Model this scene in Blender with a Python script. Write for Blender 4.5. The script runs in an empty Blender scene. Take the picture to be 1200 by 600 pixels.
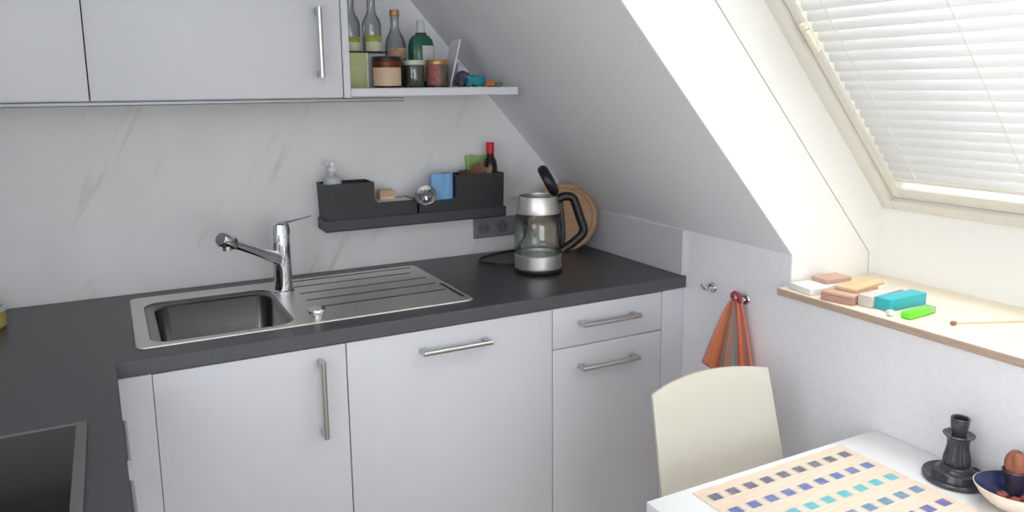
import bpy, bmesh, math, random
from mathutils import Vector, Matrix
random.seed(7)
SC = bpy.context.scene
COL = SC.collection

# ------------------------------------------------------------------ camera, world, lights, exposure
cam_d = bpy.data.cameras.new('camera')
cam = bpy.data.objects.new('camera', cam_d)
COL.objects.link(cam)
cam_d.sensor_width = 36.0
cam_d.lens = 903.02 / 1200 * 36.0
cam_d.shift_y = -(300 - 256.2) / 1200
cam_d.clip_start = 0.05
YAW, PIT, ROL = -0.4816, -0.1674, -0.0102
_r = Vector((math.cos(YAW), math.sin(YAW), 0))
_f = Vector((-math.sin(YAW) * math.cos(PIT), math.cos(YAW) * math.cos(PIT), math.sin(PIT)))
_u = _r.cross(_f)
_R = _r * math.cos(ROL) + _u * math.sin(ROL)
_U = _R.cross(_f)
_m = Matrix((_R, _U, -_f)).transposed().to_4x4()
_m.translation = Vector((-0.4857, -2.4607, 1.4836))
cam.matrix_world = _m
SC.camera = cam

SC.view_settings.view_transform = 'Standard'
SC.view_settings.look = 'None'
SC.view_settings.gamma = 1.0
SC.view_settings.use_curve_mapping = False
SC.view_settings.exposure = 0.25
SC.cycles.use_denoising = True
SC.cycles.max_bounces = 12
SC.cycles.diffuse_bounces = 6
SC.cycles.transparent_max_bounces = 16
SC.cycles.caustics_reflective = False
SC.cycles.caustics_refractive = False
SC.cycles.sample_clamp_indirect = 6.0

world = bpy.data.worlds.new('overcast_sky')
SC.world = world
world.use_nodes = True
wn, wl = world.node_tree.nodes, world.node_tree.links
bg = wn['Background']
tc = wn.new('ShaderNodeTexCoord')
sx = wn.new('ShaderNodeSeparateXYZ')
wr = wn.new('ShaderNodeValToRGB')
wr.color_ramp.elements[0].position = 0.47
wr.color_ramp.elements[0].color = (0.16, 0.19, 0.10, 1)
wr.color_ramp.elements[1].position = 0.53
wr.color_ramp.elements[1].color = (0.93, 0.96, 1.0, 1)
wm = wn.new('ShaderNodeMath'); wm.operation = 'MULTIPLY_ADD'
wm.inputs[1].default_value = 0.5; wm.inputs[2].default_value = 0.5
wl.new(tc.outputs['Generated'], sx.inputs[0])
wl.new(sx.outputs['Z'], wm.inputs[0])
wl.new(wm.outputs[0], wr.inputs[0])
wl.new(wr.outputs[0], bg.inputs[0])
bg.inputs[1].default_value = 1.5

# roof slope: z = Z0 + MS * (XW - x)
XW, Z0, MS = 1.085, 1.043, 1.12
ROOF_N = Vector((MS, 0, 1)).normalized()         # outward
ROOF_D = Vector((-1, 0, MS)).normalized()        # up the slope
WC = Vector((1.433, 0, 1.143))                   # lower frame line of the roof window
WY0, WY1 = -1.046, -2.26                         # the roof window recess along the wall
WLEN = 1.34                                      # window length up the slope

def area_light(name, loc, direction, sx_, sy_, power, colour, upish=Vector((0, 1, 0))):
    d = bpy.data.lights.new(name, 'AREA')
    d.shape = 'RECTANGLE'; d.size = sx_; d.size_y = sy_
    d.energy = power; d.color = colour
    o = bpy.data.objects.new(name, d); COL.objects.link(o)
    z = -Vector(direction).normalized()
    x = upish.cross(z).normalized(); y = z.cross(x)
    m = Matrix((x, y, z)).transposed().to_4x4(); m.translation = Vector(loc)
    o.matrix_world = m
    return o

_wc = WC + ROOF_D * (WLEN / 2) + Vector((0.12, (WY0 + WY1) / 2, 1.0))
area_light('roof_window_daylight', _wc, (-0.10, 0, -1), 1.6, 1.6, 112.0, (1.0, 0.985, 0.965))
area_light('rear_fill_light', (-0.15, -4.75, 1.35), (0.0, 1, -0.02), 1.9, 2.0, 38.0, (0.90, 0.945, 1.0), Vector((0, 0, 1)))  # added fill light behind the camera, through an unseen opening
area_light('side_fill_light', (-1.42, -2.25, 1.50), (1.0, 0.0, 0.0), 1.5, 1.3, 14.5, (0.90, 0.945, 1.0), Vector((0, 0, 1)))  # added fill light from the left, out of view, brightens the slope

# ------------------------------------------------------------------ helpers
def lin(c):
    return tuple(((v / 255) / 12.92 if v / 255 <= 0.04045 else ((v / 255 + 0.055) / 1.055) ** 2.4) for v in c)

def N(nt, t, **kw):
    n = nt.nodes.new(t)
    for k, v in kw.items(): setattr(n, k, v)
    return n

def mat(name, rgb, rough=0.5, metal=0.0, vary=0.04, scale=30.0, bump=0.0, spec=0.5, trans=0.0, ior=1.45, stretch=None, coat=0.0):
    m = bpy.data.materials.new(name); m.use_nodes = True
    nt = m.node_tree; p = nt.nodes['Principled BSDF']
    p.inputs['Roughness'].default_value = rough
    p.inputs['Metallic'].default_value = metal
    p.inputs['Specular IOR Level'].default_value = spec
    p.inputs['Transmission Weight'].default_value = trans
    p.inputs['IOR'].default_value = ior
    p.inputs['Coat Weight'].default_value = coat
    c = lin(rgb)
    tcn = N(nt, 'ShaderNodeTexCoord'); ns = N(nt, 'ShaderNodeTexNoise')
    ns.inputs['Scale'].default_value = scale; ns.inputs['Detail'].default_value = 4
    src = tcn.outputs['Object']
    if stretch:
        mp = N(nt, 'ShaderNodeMapping'); mp.inputs['Scale'].default_value = stretch
        nt.links.new(src, mp.inputs['Vector']); src = mp.outputs[0]
    nt.links.new(src, ns.inputs['Vector'])
    rp = N(nt, 'ShaderNodeValToRGB')
    rp.color_ramp.elements[0].position = 0.3; rp.color_ramp.elements[1].position = 0.7
    rp.color_ramp.elements[0].color = tuple(max(0, v * (1 - vary)) for v in c) + (1,)
    rp.color_ramp.elements[1].color = tuple(min(1, v * (1 + vary)) for v in c) + (1,)
    nt.links.new(ns.outputs['Fac'], rp.inputs[0])
    nt.links.new(rp.outputs[0], p.inputs['Base Color'])
    if bump:
        b = N(nt, 'ShaderNodeBump'); b.inputs['Strength'].default_value = bump; b.inputs['Distance'].default_value = 0.002
        nt.links.new(ns.outputs['Fac'], b.inputs['Height']); nt.links.new(b.outputs[0], p.inputs['Normal'])
    return m

def thin_glass(name, rgb, op=0.12, rough=0.02):
    m = bpy.data.materials.new(name); m.use_nodes = True
    nt = m.node_tree; nt.nodes.remove(nt.nodes['Principled BSDF'])
    out = nt.nodes['Material Output']
    t = N(nt, 'ShaderNodeBsdfTransparent'); t.inputs[0].default_value = lin(rgb) + (1,)
    g = N(nt, 'ShaderNodeBsdfGlossy'); g.inputs['Roughness'].default_value = rough
    lw = N(nt, 'ShaderNodeLayerWeight'); lw.inputs[0].default_value = 0.25
    mx = N(nt, 'ShaderNodeMath', operation='MULTIPLY_ADD'); mx.inputs[1].default_value = 0.7; mx.inputs[2].default_value = op * 0.3
    mix = N(nt, 'ShaderNodeMixShader')
    nt.links.new(lw.outputs['Fresnel'], mx.inputs[0]); nt.links.new(mx.outputs[0], mix.inputs[0])
    nt.links.new(t.outputs[0], mix.inputs[1]); nt.links.new(g.outputs[0], mix.inputs[2])
    nt.links.new(mix.outputs[0], out.inputs[0])
    return m

def box(bm, x0, x1, y0, y1, z0, z1, bev=0.0, seg=2, mi=0, mtx=None):
    x0, x1 = min(x0, x1), max(x0, x1); y0, y1 = min(y0, y1), max(y0, y1); z0, z1 = min(z0, z1), max(z0, z1)
    vs = [bm.verts.new((x, y, z)) for x in (x0, x1) for y in (y0, y1) for z in (z0, z1)]
    fs = [bm.faces.new([vs[i] for i in q]) for q in ((0, 1, 3, 2), (4, 6, 7, 5), (0, 4, 5, 1), (2, 3, 7, 6), (0, 2, 6, 4), (1, 5, 7, 3))]
    for f in fs: f.material_index = mi
    if bev:
        es = list({e for f in fs for e in f.edges})
        r = bmesh.ops.bevel(bm, geom=es, offset=bev, segments=seg, profile=0.5, affect='EDGES')
        for f in r['faces']: f.material_index = mi
        vs = list({v for f in r['faces'] for v in f.verts} | {v for v in vs if v.is_valid})
    if mtx is not None:
        bmesh.ops.transform(bm, matrix=mtx, verts=[v for v in vs if v.is_valid])

def prism(bm, poly, axis, a, b, mi=0):
    """polygon in the two other axes (in x, y, z order), extruded along axis from a to b"""
    def P(p, t):
        return {'x': (t, p[0], p[1]), 'y': (p[0], t, p[1]), 'z': (p[0], p[1], t)}[axis]
    A = [bm.verts.new(P(p, a)) for p in poly]; B = [bm.verts.new(P(p, b)) for p in poly]
    n = len(poly)
    fs = [bm.faces.new(A), bm.faces.new(B[::-1])]
    for i in range(n): fs.append(bm.faces.new((A[i], B[i], B[(i + 1) % n], A[(i + 1) % n])))
    for f in fs: f.material_index = mi
    return A + B

def lathe(bm, prof, c=(0, 0, 0), n=32, mi=0, mtx=None, rfun=None):
    """profile [(r, z)] turned about z; r = 0 closes a pole"""
    rings = []
    for r, z in prof:
        if r <= 1e-6: rings.append([bm.verts.new((0, 0, z))])
        else:
            ring = []
            for i in range(n):
                a = 2 * math.pi * i / n
                rr = r * (rfun(a, z) if rfun else 1)
                ring.append(bm.verts.new((rr * math.cos(a), rr * math.sin(a), z)))
            rings.append(ring)
    for A, B in zip(rings, rings[1:]):
        for i in range(n):
            j = (i + 1) % n
            if len(A) == 1 and len(B) == 1: continue
            if len(A) == 1: f = bm.faces.new((A[0], B[j], B[i]))
            elif len(B) == 1: f = bm.faces.new((A[i], A[j], B[0]))
            else: f = bm.faces.new((A[i], A[j], B[j], B[i]))
            f.material_index = mi
    vs = [v for R in rings for v in R]
    M = Matrix.Translation(Vector(c))
    if mtx is not None: M = M @ mtx
    bmesh.ops.transform(bm, matrix=M, verts=vs)
    return vs

def smoothpath(pts, k=6):
    """Catmull-Rom through the points"""
    P = [Vector(p) for p in pts]
    P = [P[0] * 2 - P[1]] + P + [P[-1] * 2 - P[-2]]
    out = []
    for i in range(1, len(P) - 2):
        for s in range(k):
            t = s / k
            a, b, c, d = P[i - 1], P[i], P[i + 1], P[i + 2]
            out.append(0.5 * (2 * b + (c - a) * t + (2 * a - 5 * b + 4 * c - d) * t * t + (3 * b - a - 3 * c + d) * t ** 3))
    out.append(P[-2])
    return out

def tube(bm, pts, r, n=12, mi=0, flat=None):
    """round (or flattened) tube with capped ends; r a number or a list"""
    P = [Vector(p) for p in pts]; k = len(P)
    R = r if isinstance(r, (list, tuple)) else [r] * k
    up = None; rings = []
    for i, p in enumerate(P):
        t = (P[min(i + 1, k - 1)] - P[max(i - 1, 0)]).normalized()
        if up is None:
            up = Vector((0, 0, 1)) if abs(t.z) < 0.9 else Vector((0, 1, 0))
        s = t.cross(up).normalized(); up = s.cross(t).normalized()
        fx, fy = flat if flat else (1, 1)
        rings.append([bm.verts.new(p + (s * math.cos(2 * math.pi * j / n) * fx + up * math.sin(2 * math.pi * j / n) * fy) * R[i]) for j in range(n)])
    for A, B in zip(rings, rings[1:]):
        for j in range(n):
            f = bm.faces.new((A[j], A[(j + 1) % n], B[(j + 1) % n], B[j])); f.material_index = mi
    f = bm.faces.new(rings[0][::-1]); f.material_index = mi
    f = bm.faces.new(rings[-1]); f.material_index = mi

def rr(x0, x1, y0, y1, r, z, n=6):
    out = []
    for cx_, cy_, a0 in ((x1 - r, y1 - r, 0), (x0 + r, y1 - r, 90), (x0 + r, y0 + r, 180), (x1 - r, y0 + r, 270)):
        for i in range(n + 1):
            a = math.radians(a0 + 90 * i / n)
            out.append((cx_ + r * math.cos(a), cy_ + r * math.sin(a), z))
    return out

def loft(bm, loops, cap0=False, cap1=False, mi=0):
    V = [[bm.verts.new(p) for p in L] for L in loops]
    n = len(V[0])
    for A, B in zip(V, V[1:]):
        for i in range(n):
            f = bm.faces.new((A[i], A[(i + 1) % n], B[(i + 1) % n], B[i])); f.material_index = mi
    if cap0: bm.faces.new(V[0][::-1]).material_index = mi
    if cap1: bm.faces.new(V[-1]).material_index = mi
    return V

def root_of(o):
    while o.parent is not None: o = o.parent
    return o

def obj(name, bm, mats, parent=None, local=False, angle=35, origin=None):
    """links the bmesh as ONE mesh object; geometry is in world space unless local"""
    bmesh.ops.recalc_face_normals(bm, faces=bm.faces[:])
    if parent is not None and not local:
        bmesh.ops.transform(bm, matrix=root_of(parent).matrix_basis.inverted(), verts=bm.verts[:])
    if parent is None and origin is not None and not local:
        bmesh.ops.translate(bm, vec=-Vector(origin), verts=bm.verts[:])
    me = bpy.data.meshes.new(name); bm.to_mesh(me); bm.free()
    for m in (mats if isinstance(mats, (list, tuple)) else [mats]): me.materials.append(m)
    me.shade_smooth(); me.set_sharp_from_angle(angle=math.radians(angle))
    o = bpy.data.objects.new(name, me); COL.objects.link(o)
    if parent is not None: o.parent = parent
    elif origin is not None: o.location = origin
    return o

def tag(o, label, cat, group=None):
    o['label'] = label; o['category'] = cat
    if group: o['group'] = group
    return o

def thing(name, label, cat, loc=(0, 0, 0), rz=0.0, group=None):
    o = bpy.data.objects.new(name, None); COL.objects.link(o)
    o.empty_display_size = 0.05
    o.location = loc; o.rotation_euler = (0, 0, rz)
    o.matrix_basis = Matrix.Translation(Vector(loc)) @ Matrix.Rotation(rz, 4, 'Z')
    return tag(o, label, cat, group)

def struct(name, bm, m, parent=None, angle=35):
    o = obj(name, bm, m, parent, angle=angle)
    if parent is None: o['kind'] = 'structure'
    return o

def B(): return bmesh.new()

# ------------------------------------------------------------------ materials
plaster = mat('white_plaster', (237, 237, 241), 0.85, vary=0.025, scale=90, bump=0.12)
reveal_white = mat('reveal_white', (244, 243, 240), 0.7, vary=0.01, scale=60, bump=0.05)
cab_white = mat('cabinet_white', (211, 213, 218), 0.42, vary=0.008, scale=14, spec=0.4)
cab_side = mat('cabinet_side', (214, 216, 220), 0.5, vary=0.01, scale=10)
worktop_m = mat('worktop_anthracite', (73, 73, 76), 0.36, vary=0.22, scale=420, spec=0.5)
edge_m = mat('worktop_edge', (84, 86, 91), 0.4, vary=0.12, scale=420)
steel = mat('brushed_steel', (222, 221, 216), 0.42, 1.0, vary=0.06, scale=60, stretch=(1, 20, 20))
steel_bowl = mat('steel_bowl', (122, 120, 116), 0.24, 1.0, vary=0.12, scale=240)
chrome = mat('chrome', (225, 227, 232), 0.06, 1.0, vary=0.01)
nickel = mat('nickel_handle', (202, 201, 198), 0.28, 1.0, vary=0.05, scale=40, stretch=(1, 20, 20))
charcoal = mat('charcoal_plastic', (52, 52, 54), 0.5, vary=0.08, scale=200)
rail_m = mat('rail_grey', (66, 67, 72), 0.45, vary=0.08, scale=200)
black_pl = mat('black_plastic', (26, 26, 28), 0.35, vary=0.05)
socket_m = mat('socket_grey', (126, 127, 131), 0.45, vary=0.05)
socket_dark = mat('socket_recess', (104, 105, 109), 0.5, vary=0.05)
clear_glass = thin_glass('clear_glass', (244, 248, 247), 0.2)
amber_glass = thin_glass('amber_glass', (205, 150, 92), 0.2)
window_glass = thin_glass('window_glass', (250, 252, 252), 0.1)
hob_glass = mat('hob_glass', (14, 14, 15), 0.09, vary=0.05, spec=0.5)
table_m = mat('table_white', (244, 245, 246), 0.35, vary=0.008, scale=12)
chair_m = mat('chair_cream', (205, 200, 187), 0.45, vary=0.012, scale=25)
frame_white = mat('window_frame_white', (228, 225, 217), 0.45, vary=0.015)
oak = mat('sill_wood', (236, 224, 204), 0.5, vary=0.06, scale=18, stretch=(8, 1, 12))
sill_edge = mat('sill_edge_wood', (182, 160, 140), 0.6, vary=0.14, scale=22, stretch=(8, 1, 20))
board_wood = mat('beech_board', (180, 142, 108), 0.6, vary=0.13, scale=9, stretch=(1, 1, 14))
floor_m = mat('floor_laminate', (176, 158, 136), 0.5, vary=0.15, scale=8, stretch=(1, 8, 1))

def marble():
    m = bpy.data.materials.new('marble_laminate'); m.use_nodes = True
    nt = m.node_tree; p = nt.nodes['Principled BSDF']; p.inputs['Roughness'].default_value = 0.4
    p.inputs['Specular IOR Level'].default_value = 0.35
    t = N(nt, 'ShaderNodeTexCoord'); mp = N(nt, 'ShaderNodeMapping')
    mp.inputs['Rotation'].default_value = (0, math.radians(-28), 0)
    nt.links.new(t.outputs['Object'], mp.inputs['Vector'])
    ms = N(nt, 'ShaderNodeMapping'); ms.inputs['Scale'].default_value = (15, 1, 1.7)
    nt.links.new(mp.outputs[0], ms.inputs['Vector'])
    def streak(scale, lo, hi, dark):
        n = N(nt, 'ShaderNodeTexNoise'); n.inputs['Scale'].default_value = scale; n.inputs['Detail'].default_value = 5; n.inputs['Roughness'].default_value = 0.6
        n.inputs['Distortion'].default_value = 0.5
        nt.links.new(ms.outputs[0], n.inputs['Vector'])
        r = N(nt, 'ShaderNodeValToRGB'); e = r.color_ramp.elements
        e[0].position = lo; e[0].color = (1, 1, 1, 1); e[1].position = hi; e[1].color = dark
        nt.links.new(n.outputs['Fac'], r.inputs[0]); return r.outputs[0]
    n2 = N(nt, 'ShaderNodeTexNoise'); n2.inputs['Scale'].default_value = 5; n2.inputs['Detail'].default_value = 6
    nt.links.new(t.outputs['Object'], n2.inputs['Vector'])
    r2 = N(nt, 'ShaderNodeValToRGB')
    r2.color_ramp.elements[0].position = 0.3; r2.color_ramp.elements[0].color = lin((224, 223, 223)) + (1,)
    r2.color_ramp.elements[1].position = 0.7; r2.color_ramp.elements[1].color = lin((233, 232, 232)) + (1,)
    nt.links.new(n2.outputs['Fac'], r2.inputs[0])
    col = r2.outputs[0]
    for args in ((1.0, 0.62, 0.74, (0.86, 0.83, 0.80, 1)), (2.1, 0.64, 0.78, (0.84, 0.80, 0.77, 1))):
        mx = N(nt, 'ShaderNodeMix', data_type='RGBA'); mx.blend_type = 'MULTIPLY'; mx.inputs['Factor'].default_value = 1.0
        nt.links.new(col, mx.inputs['A']); nt.links.new(streak(*args), mx.inputs['B']); col = mx.outputs['Result']
    nt.links.new(col, p.inputs['Base Color'])
    return m
marble_m = marble()

# ------------------------------------------------------------------ room shell
XL, YB = -1.14, -4.4
FZ, CZ = -0.05, 2.32
xt = XW - (CZ - Z0) / MS                        # where the slope meets the flat ceiling
def sl(x): return Z0 + MS * (XW - x)            # height of the slope above x

b = B(); box(b, XL - 0.15, XW + 0.15, YB - 0.15, 0.15, FZ - 0.1, FZ); struct('floor', b, floor_m)
b = B(); prism(b, [(XL - 0.15, FZ - 0.1), (XW + 0.15, FZ - 0.1), (XW + 0.15, 1.1), (xt, CZ + 0.2), (XL - 0.15, CZ + 0.2)], 'y', 0.006, 0.15); struct('wall_back', b, plaster)
b = B()
WLY0, WLY1, WLZ0, WLZ1 = -1.5, -3.0, 0.95, 2.12       # unseen side window opening, added to let in fill light
box(b, XL - 0.15, XL, WLY0, 0.006, FZ, CZ); box(b, XL - 0.15, XL, YB, WLY1, FZ, CZ)
box(b, XL - 0.15, XL, WLY1, WLY0, FZ, WLZ0); box(b, XL - 0.15, XL, WLY1, WLY0, WLZ1, CZ)
struct('wall_left', b, plaster)
# rear wall with an unseen window opening, added for the rear fill light
b = B()
box(b, XL, -1.05, YB - 0.15, YB, FZ, CZ); prism(b, [(0.8, FZ), (XW, FZ), (XW, Z0), (0.8, sl(0.8))], 'y', YB - 0.15, YB)
prism(b, [(-1.05, 2.2), (xt + .1, 2.2), (xt, CZ), (-1.05, CZ)], 'y', YB - 0.15, YB)
prism(b, [(xt + .1, 2.2 - .12), (0.8, sl(0.8) - .15), (0.8, sl(.8)), (xt, CZ), (xt, 2.2)], 'y', YB - 0.15, YB)
box(b, -1.05, 0.8, YB - 0.15, YB, FZ, 0.3)
struct('wall_rear', b, plaster)
# knee wall, lowered under the roof window
b = B()
box(b, XW, XW + 0.12, 0.006, WY0 + .0015, FZ, Z0)
box(b, XW, XW + 0.12, WY0 + .0015, WY1 - .0015, FZ, 0.9395)
box(b, XW, XW + 0.12, WY1 - .0015, YB, FZ, Z0)
struct('wall_right', b, plaster)
# ceiling: slope with the roof window opening, plus the flat part
b = B()
TH = 0.10
def slab(s0, s1, y0, y1):
    """piece of the slope between heights s0 and s1"""
    P0 = Vector((XW - (s0 - Z0) / MS, 0, s0)); P1 = Vector((XW - (s1 - Z0) / MS, 0, s1)); n = ROOF_N * TH
    prism(b, [(P0.x, P0.z), (P1.x, P1.z), ((P1 + n).x, (P1 + n).z), ((P0 + n).x, (P0 + n).z)], 'y', y0, y1)
ZT = 2.10
slab(Z0, CZ, 0.006, WY0 + 0.0015); slab(ZT, CZ, WY0 + .0015, WY1 - .0015); slab(Z0, CZ, WY1 - 0.0015, YB)
box(b, XL, xt, YB, 0.006, CZ, CZ + 0.1)
struct('ceiling', b, plaster)
# recess cheeks: plaster up to the seam, then the lining up to the window frame
def off(p, d): return (p[0] + d, p[1])
def cheek(name, y0, y1, inset):
    b = B()
    def L(dx, z): return (XW - (z - Z0) / MS + dx, z)
    prism(b, [(XW + .0015, 0.9398), (XW + .30, 0.9398), (XW + .298, 1.02), L(0.268, ZT + 0.25), L(0.0015, ZT), (XW + .0015, Z0)], 'y', y0, y1)
    return struct(name, b, reveal_white)
def lining(name, y0, y1):
    b = B()
    def L(dx, z): return (XW - (z - Z0) / MS + dx, z)
    prism(b, [(XW + .303, 0.94), (XW + .46, 0.94), L(0.56, 1.08), L(0.56, ZT + 0.6), L(0.272, ZT + 0.25), (XW + 0.301, 1.02)], 'y', y0, y1)
    return struct(name, b, reveal_white)
cheek('wall_recess_left', WY0, WY0 + 0.09, 0); lining('trim_1', WY0 - 0.002, WY0 + 0.09)
cheek('wall_recess_right', WY1, WY1 - 0.09, 0); lining('trim_2', WY1 + 0.002, WY1 - 0.09)
b = B()  # lower reveal below the window
prism(b, [(1.405, 0.9585), (1.405 + .10, 0.9585), (1.433 + .12, 1.14), (1.434, 1.145)], 'y', WY0 - 0.002, WY1 + 0.002)
struct('wall_recess_lower', b, reveal_white)
b = B()  # upper reveal
Pt = WC + ROOF_D * WLEN
prism(b, [(XW - (ZT - Z0) / MS, ZT), (Pt.x, Pt.z), (Pt.x, Pt.z + .1), (XW - (ZT - Z0) / MS - .09, ZT + .1)], 'y', WY0 - 0.002, WY1 + 0.002)
struct('wall_recess_upper', b, reveal_white)

# window sill board
b = B()
box(b, 1.044, 1.43, -1.0365, -2.27, 0.9400, 0.9585, bev=0.0015, seg=1)
for f in b.faces:
    if f.calc_center_median().x < 1.05: f.material_index = 1
tag(obj('window_sill', b, [oak, sill_edge], origin=(1.2, -1.6, 0.94)), 'long pale wooden sill board under the roof window', 'window sill')

# ------------------------------------------------------------------ roof window
def wp(u, y, d):                                 # u up the slope, y along the wall, d outward
    p = WC + ROOF_D * u + ROOF_N * d
    return Vector((p.x, y, p.z))
WM = Matrix((ROOF_D, Vector((0, 1, 0)), ROOF_N)).transposed().to_4x4()
WM.translation = WC
def wbox(bm, u0, u1, y0, y1, d0, d1, bev=0.0, mi=0):
    # box written in the window's own axes (up the slope, along the wall, outward)
    bb = B(); box(bb, u0, u1, y0, y1, d0, d1, bev, 2, mi)
    me = bpy.data.meshes.new('t'); bb.to_mesh(me); bb.free(); me.transform(WM); bm.from_mesh(me); bpy.data.meshes.remove(me)
b = B()
wbox(b, 0, WLEN, WY0, WY0 - 0.040, -0.004, 0.14, 0.003); wbox(b, 0, WLEN, WY1, WY1 + 0.040, -0.004, 0.14, 0.003)
wbox(b, 0, 0.036, WY0 - .04, WY1 + .04, -0.004, 0.14, 0.003); wbox(b, WLEN - .04, WLEN, WY0 - .04, WY1 + .04, -0.004, 0.14, 0.003)
win = struct('window_1', b, frame_white)
b = B()
wbox(b, 0.04, WLEN - .044, WY0 - 0.043, WY0 - 0.074, 0.008, 0.12, 0.003); wbox(b, 0.04, WLEN - .044, WY1 + 0.043, WY1 + 0.074, 0.008, 0.12, 0.003)
wbox(b, 0.04, 0.078, WY0 - .074, WY1 + .074, 0.008, 0.12, 0.003); wbox(b, WLEN - .082, WLEN - .044, WY0 - .074, WY1 + .074, 0.008, 0.12, 0.003)
obj('sash', b, frame_white, win)
b = B(); wbox(b, 0.078, WLEN - .082, WY0 - .074, WY1 + .074, 0.088, 0.092)
obj('glass_pane', b, window_glass, win)

# venetian blind in the sash
slat_m = bpy.data.materials.new('blind_slat'); slat_m.use_nodes = True
nt = slat_m.node_tree; p = nt.nodes['Principled BSDF']; p.inputs['Base Color'].default_value = lin((246, 246, 247)) + (1,); p.inputs['Roughness'].default_value = 0.45
tr = N(nt, 'ShaderNodeBsdfTranslucent'); tr.inputs[0].default_value = lin((250, 250, 250)) + (1,)
nz = N(nt, 'ShaderNodeTexNoise'); nz.inputs['Scale'].default_value = 40
mp_ = N(nt, 'ShaderNodeMapRange'); mp_.inputs['To Min'].default_value = 0.21; mp_.inputs['To Max'].default_value = 0.23
nt.links.new(nz.outputs['Fac'], mp_.inputs['Value'])
mxs = N(nt, 'ShaderNodeMixShader'); nt.links.new(mp_.outputs[0], mxs.inputs[0])
nt.links.new(p.outputs[0], mxs.inputs[1]); nt.links.new(tr.outputs[0], mxs.inputs[2]); nt.links.new(mxs.outputs[0], nt.nodes['Material Output'].inputs[0])
BY0, BY1 = WY0 - 0.0755, WY1 + 0.0755
blind = thing('venetian_blind', 'white venetian blind lowered over the roof window', 'blind', wp(0.1, -1.6, 0.04))
b = B()
u = 0.128
tilt = math.radians(58)                          # angle of the slat to the outward direction
while u < WLEN - 0.09:
    Ls = []
    for k in range(9):
        t = (k - 4) / 4
        du = t * 0.0178 * math.sin(tilt); dd = 0.024 + t * 0.0178 * math.cos(tilt) + 0.0070 * (t * t - 1)
        Ls.append((u + du, dd))
    A0 = [b.verts.new(wp(q[0], BY0, q[1])) for q in Ls]; A1 = [b.verts.new(wp(q[0], BY1, q[1])) for q in Ls]
    for k in range(8): b.faces.new((A0[k], A0[k + 1], A1[k + 1], A1[k]))
    u += 0.0312
slats = obj('slats', b, slat_m, blind, angle=60)
so = slats.modifiers.new('thickness', 'SOLIDIFY'); so.thickness = 0.0004
b = B(); wbox(b, 0.099, 0.112, BY0 + .0, BY1 - .0, 0.014, 0.034, 0.002); obj('bottom_rail', b, frame_white, blind)
b = B(); wbox(b, WLEN - .085, WLEN - .05, BY0, BY1, 0.02, 0.06, 0.002); obj('head_rail', b, frame_white, blind)
for yy in (-1.19, -1.475, -1.76, -2.05):
    b = B(); tube(b, [wp(0.11, yy, 0.009), wp(WLEN - .09, yy, 0.009)], 0.0009, 6)
    obj('ladder_cord', b, frame_white, blind)
b = B()
wbox(b, 0.565, 0.628, WY0 - 0.066, WY0 - 0.078, -0.008, 0.006, 0.003); wbox(b, 0.634, 0.652, WY0 - 0.062, WY0 - 0.078, -0.008, 0.006, 0.002)
obj('cord_tensioner', b, mat('cream_plastic', (236, 228, 205), 0.4), blind)
b = B(); tube(b, [wp(0.10, WY0 - 0.076, 0.004), wp(0.57, WY0 - 0.073, 0.002)], 0.001, 6); tube(b, [wp(0.64, WY0 - 0.073, 0.002), wp(WLEN - .08, WY0 - .076, 0.004)], 0.001, 6)
obj('side_cord', b, frame_white, blind)

# unseen window frame behind the camera, added with the rear fill light
b = B()
for x0, x1 in ((-1.05, -.99), (-.16, -.10), (.74, .8)): box(b, x0, x1, YB - .10, YB - .03, 0.3, 2.2 if x1 < 0 else 1.3)
box(b, -1.05, .8, YB - .10, YB - .03, 0.3, 0.36)
struct('added_window_2', b, frame_white)
b = B()  # unseen side window frame, added along with the left fill light
for q in ((WLY0, WLY0 - .06, WLZ0, WLZ1), (WLY1 + .06, WLY1, WLZ0, WLZ1), (-2.28, -2.22, WLZ0, WLZ1), (WLY0, WLY1, WLZ0, WLZ0 + .06), (WLY0, WLY1, WLZ1 - .06, WLZ1)): box(b, XL - .10, XL - .03, *q)
struct('added_window_3', b, frame_white)

# ------------------------------------------------------------------ splashback, upstand, worktop
b = B()
prism(b, [(XL, 0.9), (XW - 0.015, 0.9), (XW - 0.015, sl(XW - .015)), (XW - (1.4615 - Z0) / MS, 1.4615), (XL, 1.4615)], 'y', 0.0, 0.005)
tag(obj('splashback', b, marble_m, origin=(0, 0, .9)), 'pale marbled splashback panel behind sink and worktop', 'splashback')
b = B(); box(b, XW - .014, XW - .0005, -0.001, -0.6245, 0.9005, 1.0405, bev=0.001, seg=1)
tag(obj('worktop_upstand', b, [mat('upstand_grey', (206, 205, 208), 0.5, vary=0.02, scale=60)], origin=(XW, -.3, .9)), 'low pale upstand strip at the right end of the worktop', 'upstand')

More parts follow.
